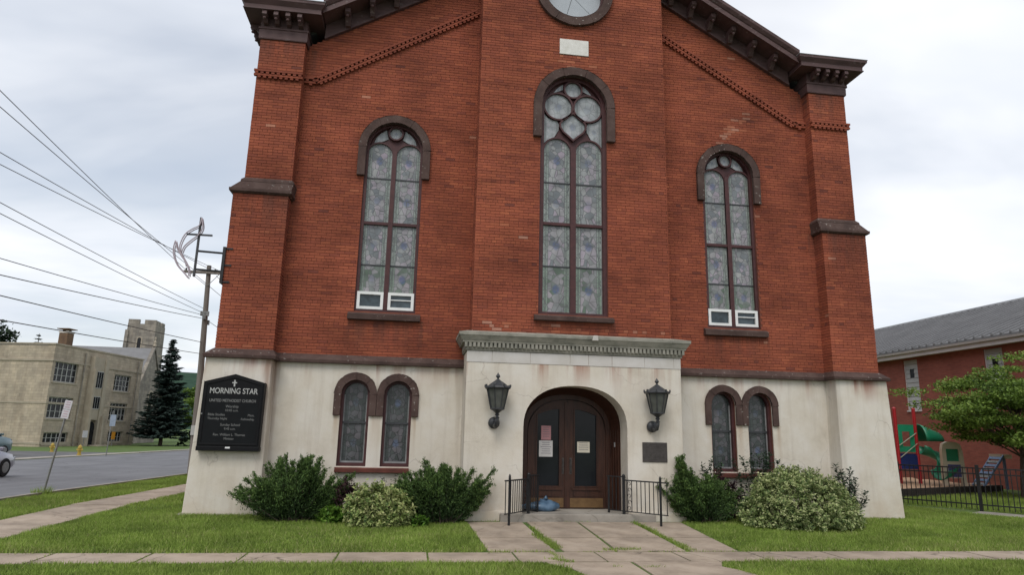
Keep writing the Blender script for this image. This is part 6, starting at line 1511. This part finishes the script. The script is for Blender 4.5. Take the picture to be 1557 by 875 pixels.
# ================================================================ GRASS
MAT['grass'] = tinted('mown grass blades', [(0, (0.105, 0.150, 0.032)), (0.35, (0.205, 0.295, 0.052)), (0.7, (0.315, 0.42, 0.085)), (1, (0.45, 0.42, 0.20))], 0.75, 0.8, 0.30, 0.25)
def inpoly(X, Y, poly):
    ins = np.zeros(len(X), bool); n = len(poly); j = n-1
    for i in range(n):
        xi, yi = poly[i]; xj, yj = poly[j]
        c = ((yi > Y) != (yj > Y)) & (X < (xj-xi)*(Y-yi)/(yj-yi+1e-12)+xi); ins ^= c; j = i
    return ins
zgv = np.vectorize(zg)
def blades(name, regions, seed, kind='stuff'):
    rng = np.random.default_rng(seed); XY = []; HH = []
    for poly, dens, h, jit in regions:
        a = np.array(poly); lo = a.min(0); hi = a.max(0); n = int((hi-lo).prod()*dens); X = rng.uniform(lo[0], hi[0], n); Y = rng.uniform(lo[1], hi[1], n)
        k = inpoly(X, Y, poly); X, Y = X[k], Y[k]
        X = X+rng.normal(size=len(X))*jit; Y = Y+rng.normal(size=len(X))*jit
        XY.append(np.stack([X, Y], 1)); HH.append(h*rng.uniform(.55, 1.25, len(X)))
    XY = np.concatenate(XY); H = np.concatenate(HH); n = len(H); z = zgv(XY[:, 0], XY[:, 1])
    # patchiness of the turf: height and tone wander slowly
    pz = np.sin(XY[:, 0]*1.7+np.sin(XY[:, 1]*1.3)*1.2)*np.sin(XY[:, 1]*2.1+1.0+np.sin(XY[:, 0]*.9))
    pz2 = np.sin(XY[:, 0]*5.3+2*np.sin(XY[:, 1]*3.1))*np.sin(XY[:, 1]*6.1+np.sin(XY[:, 0]*4.1))
    H = H*(1+.22*pz+.12*pz2)
    az = rng.uniform(0, 2*PI, n); ln = rng.uniform(.1, .9, n)*H; w = rng.uniform(.004, .009, n)
    ca, sa = np.cos(az), np.sin(az); az2 = rng.uniform(0, 2*PI, n); l0, l1 = np.cos(az2)*ln, np.sin(az2)*ln
    V = np.empty((n, 3, 3)); V[:, 0] = np.stack([XY[:, 0]-ca*w, XY[:, 1]-sa*w, z-.004], 1); V[:, 1] = np.stack([XY[:, 0]+ca*w, XY[:, 1]+sa*w, z-.004], 1); V[:, 2] = np.stack([XY[:, 0]+l0, XY[:, 1]+l1, z+H], 1)
    t = np.clip(.47+.13*pz+.09*pz2+rng.normal(size=n)*.15, 0, 1); pz3 = np.sin(XY[:, 0]*0.8+1.3*np.sin(XY[:, 1]*0.7))*np.sin(XY[:, 1]*1.1+XY[:, 0]*.35); dry = rng.random(n) < .03+.16*np.clip(pz3-.25, 0, 1)+.22*np.exp(-((XY[:, 1]+4.0)/.16)**2); t[dry] = rng.uniform(.85, 1, dry.sum())
    me = bpy.data.meshes.new(name); me.vertices.add(3*n); me.vertices.foreach_set('co', V.astype(np.float32).ravel()); me.loops.add(3*n); me.loops.foreach_set('vertex_index', np.arange(3*n, dtype=np.int32))
    me.polygons.add(n); me.polygons.foreach_set('loop_start', np.arange(n, dtype=np.int32)*3)
    at = me.attributes.new('tint', 'FLOAT', 'FACE'); at.data.foreach_set('value', t.astype(np.float32)); me.materials.append(MAT['grass']); me.update(calc_edges=True)
    tag(link(name, me), kind=kind)
blades('lawn_grass', [
    ([(-9.46, -3.98), (-2.16, -3.98), (-2.24, -1.0), (-2.24, -0.1), (-6.2, -0.1), (-6.3, -0.48), (-7.62, -0.5), (-7.66, 0.6), (-9.46, 0.6)], 3200, .060, .012),
    ([(-9.46, 0.6), (-7.66, 0.6), (-7.0, 20), (-9.46, 20)], 1000, .065, .012),
    ([(1.98, -3.98), (12.7, -3.98), (10.15, 0.9), (9.6, 2.4), (7.66, 3.4), (7.66, -0.5), (6.2, -0.5), (6.2, -0.1), (2.3, -0.1), (2.2, -1.1)], 3000, .060, .012),
    ([(9.6, 3.4), (10.8, 1.9), (13.5, -2.2), (16, 2), (17.5, 7.2), (12, 4.9), (8, 3.5)], 900, .08, .012),
    ([(-9.40, -6.9), (-1.02, -6.9), (-1.02, -5.95), (-1.14, -5.3), (-1.42, -4.86), (-9.40, -4.83)], 3600, .055, .012),
    ([(1.40, -6.9), (9.5, -6.9), (9.5, -4.83), (1.25, -4.86), (1.10, -5.2), (1.32, -5.9)], 3600, .055, .012),
    ([(-12.50, -4.0), (-10.78, -4.0), (-10.78, 12), (-12.50, 12)], 1800, .07, .015),
    ([(-12.50, 12.0), (-10.78, 12.0), (-10.78, 36), (-12.50, 36)], 700, .09, .015)], 61)
wt = []
def tuft_line(a, b, w, dens, h):
    a = Vector(a); b = Vector(b); d = (b-a).normalized(); n_ = Vector((-d.y, d.x))*w; wt.append(([tuple(a-n_), tuple(b-n_*.6), tuple(b+n_*.8), tuple(a+n_*.5)], dens, h, .022))
tuft_line((-1.06, -1.75), (-1.02, -2.6), .035, 3200, .07); tuft_line((-1.08, -2.5), (-0.98, -3.75), .10, 4500, .065)
tuft_line((1.12, -1.2), (1.14, -2.4), .05, 4000, .085); tuft_line((1.14, -2.3), (1.16, -3.7), .06, 3800, .06); tuft_line((1.1, -3.6), (1.2, -3.95), .10, 3500, .05)
tuft_line((-0.28, -3.86), (0.32, -3.84), .10, 3600, .06); tuft_line((-2.1, -4.0), (-1.15, -4.0), .03, 4200, .05); tuft_line((-1.15, -4.02), (-1.1, -4.8), .03, 3000, .05); tuft_line((-1.25, -4.55), (-1.0, -4.85), .09, 3500, .05)
tuft_line((-0.75, -4.0), (-0.3, -4.0), .03, 3400, .03); tuft_line((0.35, -4.0), (1.9, -4.0), .02, 3400, .04); tuft_line((-.12, -5.2), (0.18, -5.22), .05, 3200, .04); tuft_line((-.5, -5.15), (-.38, -5.16), .04, 3000, .04)
tuft_line((-0.30, -1.15), (0.25, -1.15), .02, 2600, .04); tuft_line((-2.1, -1.06), (-1.5, -1.03), .03, 1500, .04); tuft_line((-.03, -2.5), (-.02, -3.2), .012, 3000, .03)
for xx in (-8.14, -6.86, -5.58, -4.30, -3.02): tuft_line((xx+.0, -4.06), (xx, -4.78), .015, 2600, .035)
# ragged lawn edges creeping over the paving
er = random.Random(8)
for (xa, xb, yy, sg) in ((-9.4, -2.1, -4.0, -1), (2.0, 11.5, -4.0, -1), (-9.4, -1.45, -4.82, 1), (1.2, 9.2, -4.82, 1)):
    x = xa
    while x < xb:
        l = er.uniform(.12, .5); o = er.uniform(-.02, .055)
        if o > 0: tuft_line((x, yy+sg*o*.5), (x+l, yy+sg*o*.5+er.uniform(-.01, .01)), .012+o*.75, 2600, er.uniform(.035, .06))
        x += l*er.uniform(.7, 1.2)
for (xa, ya, xb, yb) in ((-2.22, -1.15, -2.14, -3.95), (2.14, -1.15, 1.98, -3.95), (-1.42, -4.86, -1.02, -5.9), (1.1, -5.2, 1.34, -5.9), (-9.5, -3.9, -9.5, 14), (-10.74, -3.9, -10.74, 14)):
    n_ = int(math.hypot(xb-xa, yb-ya)/.3)
    for k in range(n_):
        f = k/n_; o = er.uniform(0, .05); tuft_line((xa+(xb-xa)*f, ya+(yb-ya)*f), (xa+(xb-xa)*(f+.9/n_), ya+(yb-ya)*(f+.9/n_)), .01+o, 2200, er.uniform(.035, .06))
tuft_line((-12.75, 4.45), (-12.4, 4.65), .12, 3500, .22)
er = random.Random(12)
for k in range(150):      # coarse tufts and thin clumps here and there in the lawns
    x, y = er.choice(((er.uniform(-9.2, -2.5), er.uniform(-3.9, -1.9)), (er.uniform(2.4, 11), er.uniform(-3.9, -2.5)), (er.uniform(-9.2, -1.3), er.uniform(-6.2, -4.9)), (er.uniform(1.5, 9), er.uniform(-6.2, -4.9)), (er.uniform(-12.3, -10.9), er.uniform(-3, 12)), (er.uniform(-9.3, -7.8), er.uniform(-3, 6))))
    w_ = er.uniform(.05, .16); tuft_line((x, y), (x+er.uniform(.06, .3), y+er.uniform(-.08, .08)), w_, er.uniform(900, 2200), er.uniform(.07, .105))
blades('weeds', wt, 62)
nw = bpy.data.objects['nave_wall'].data; nw.materials.clear(); nw.materials.append(MAT['far_brick'])
print('objects', len(bpy.data.objects))
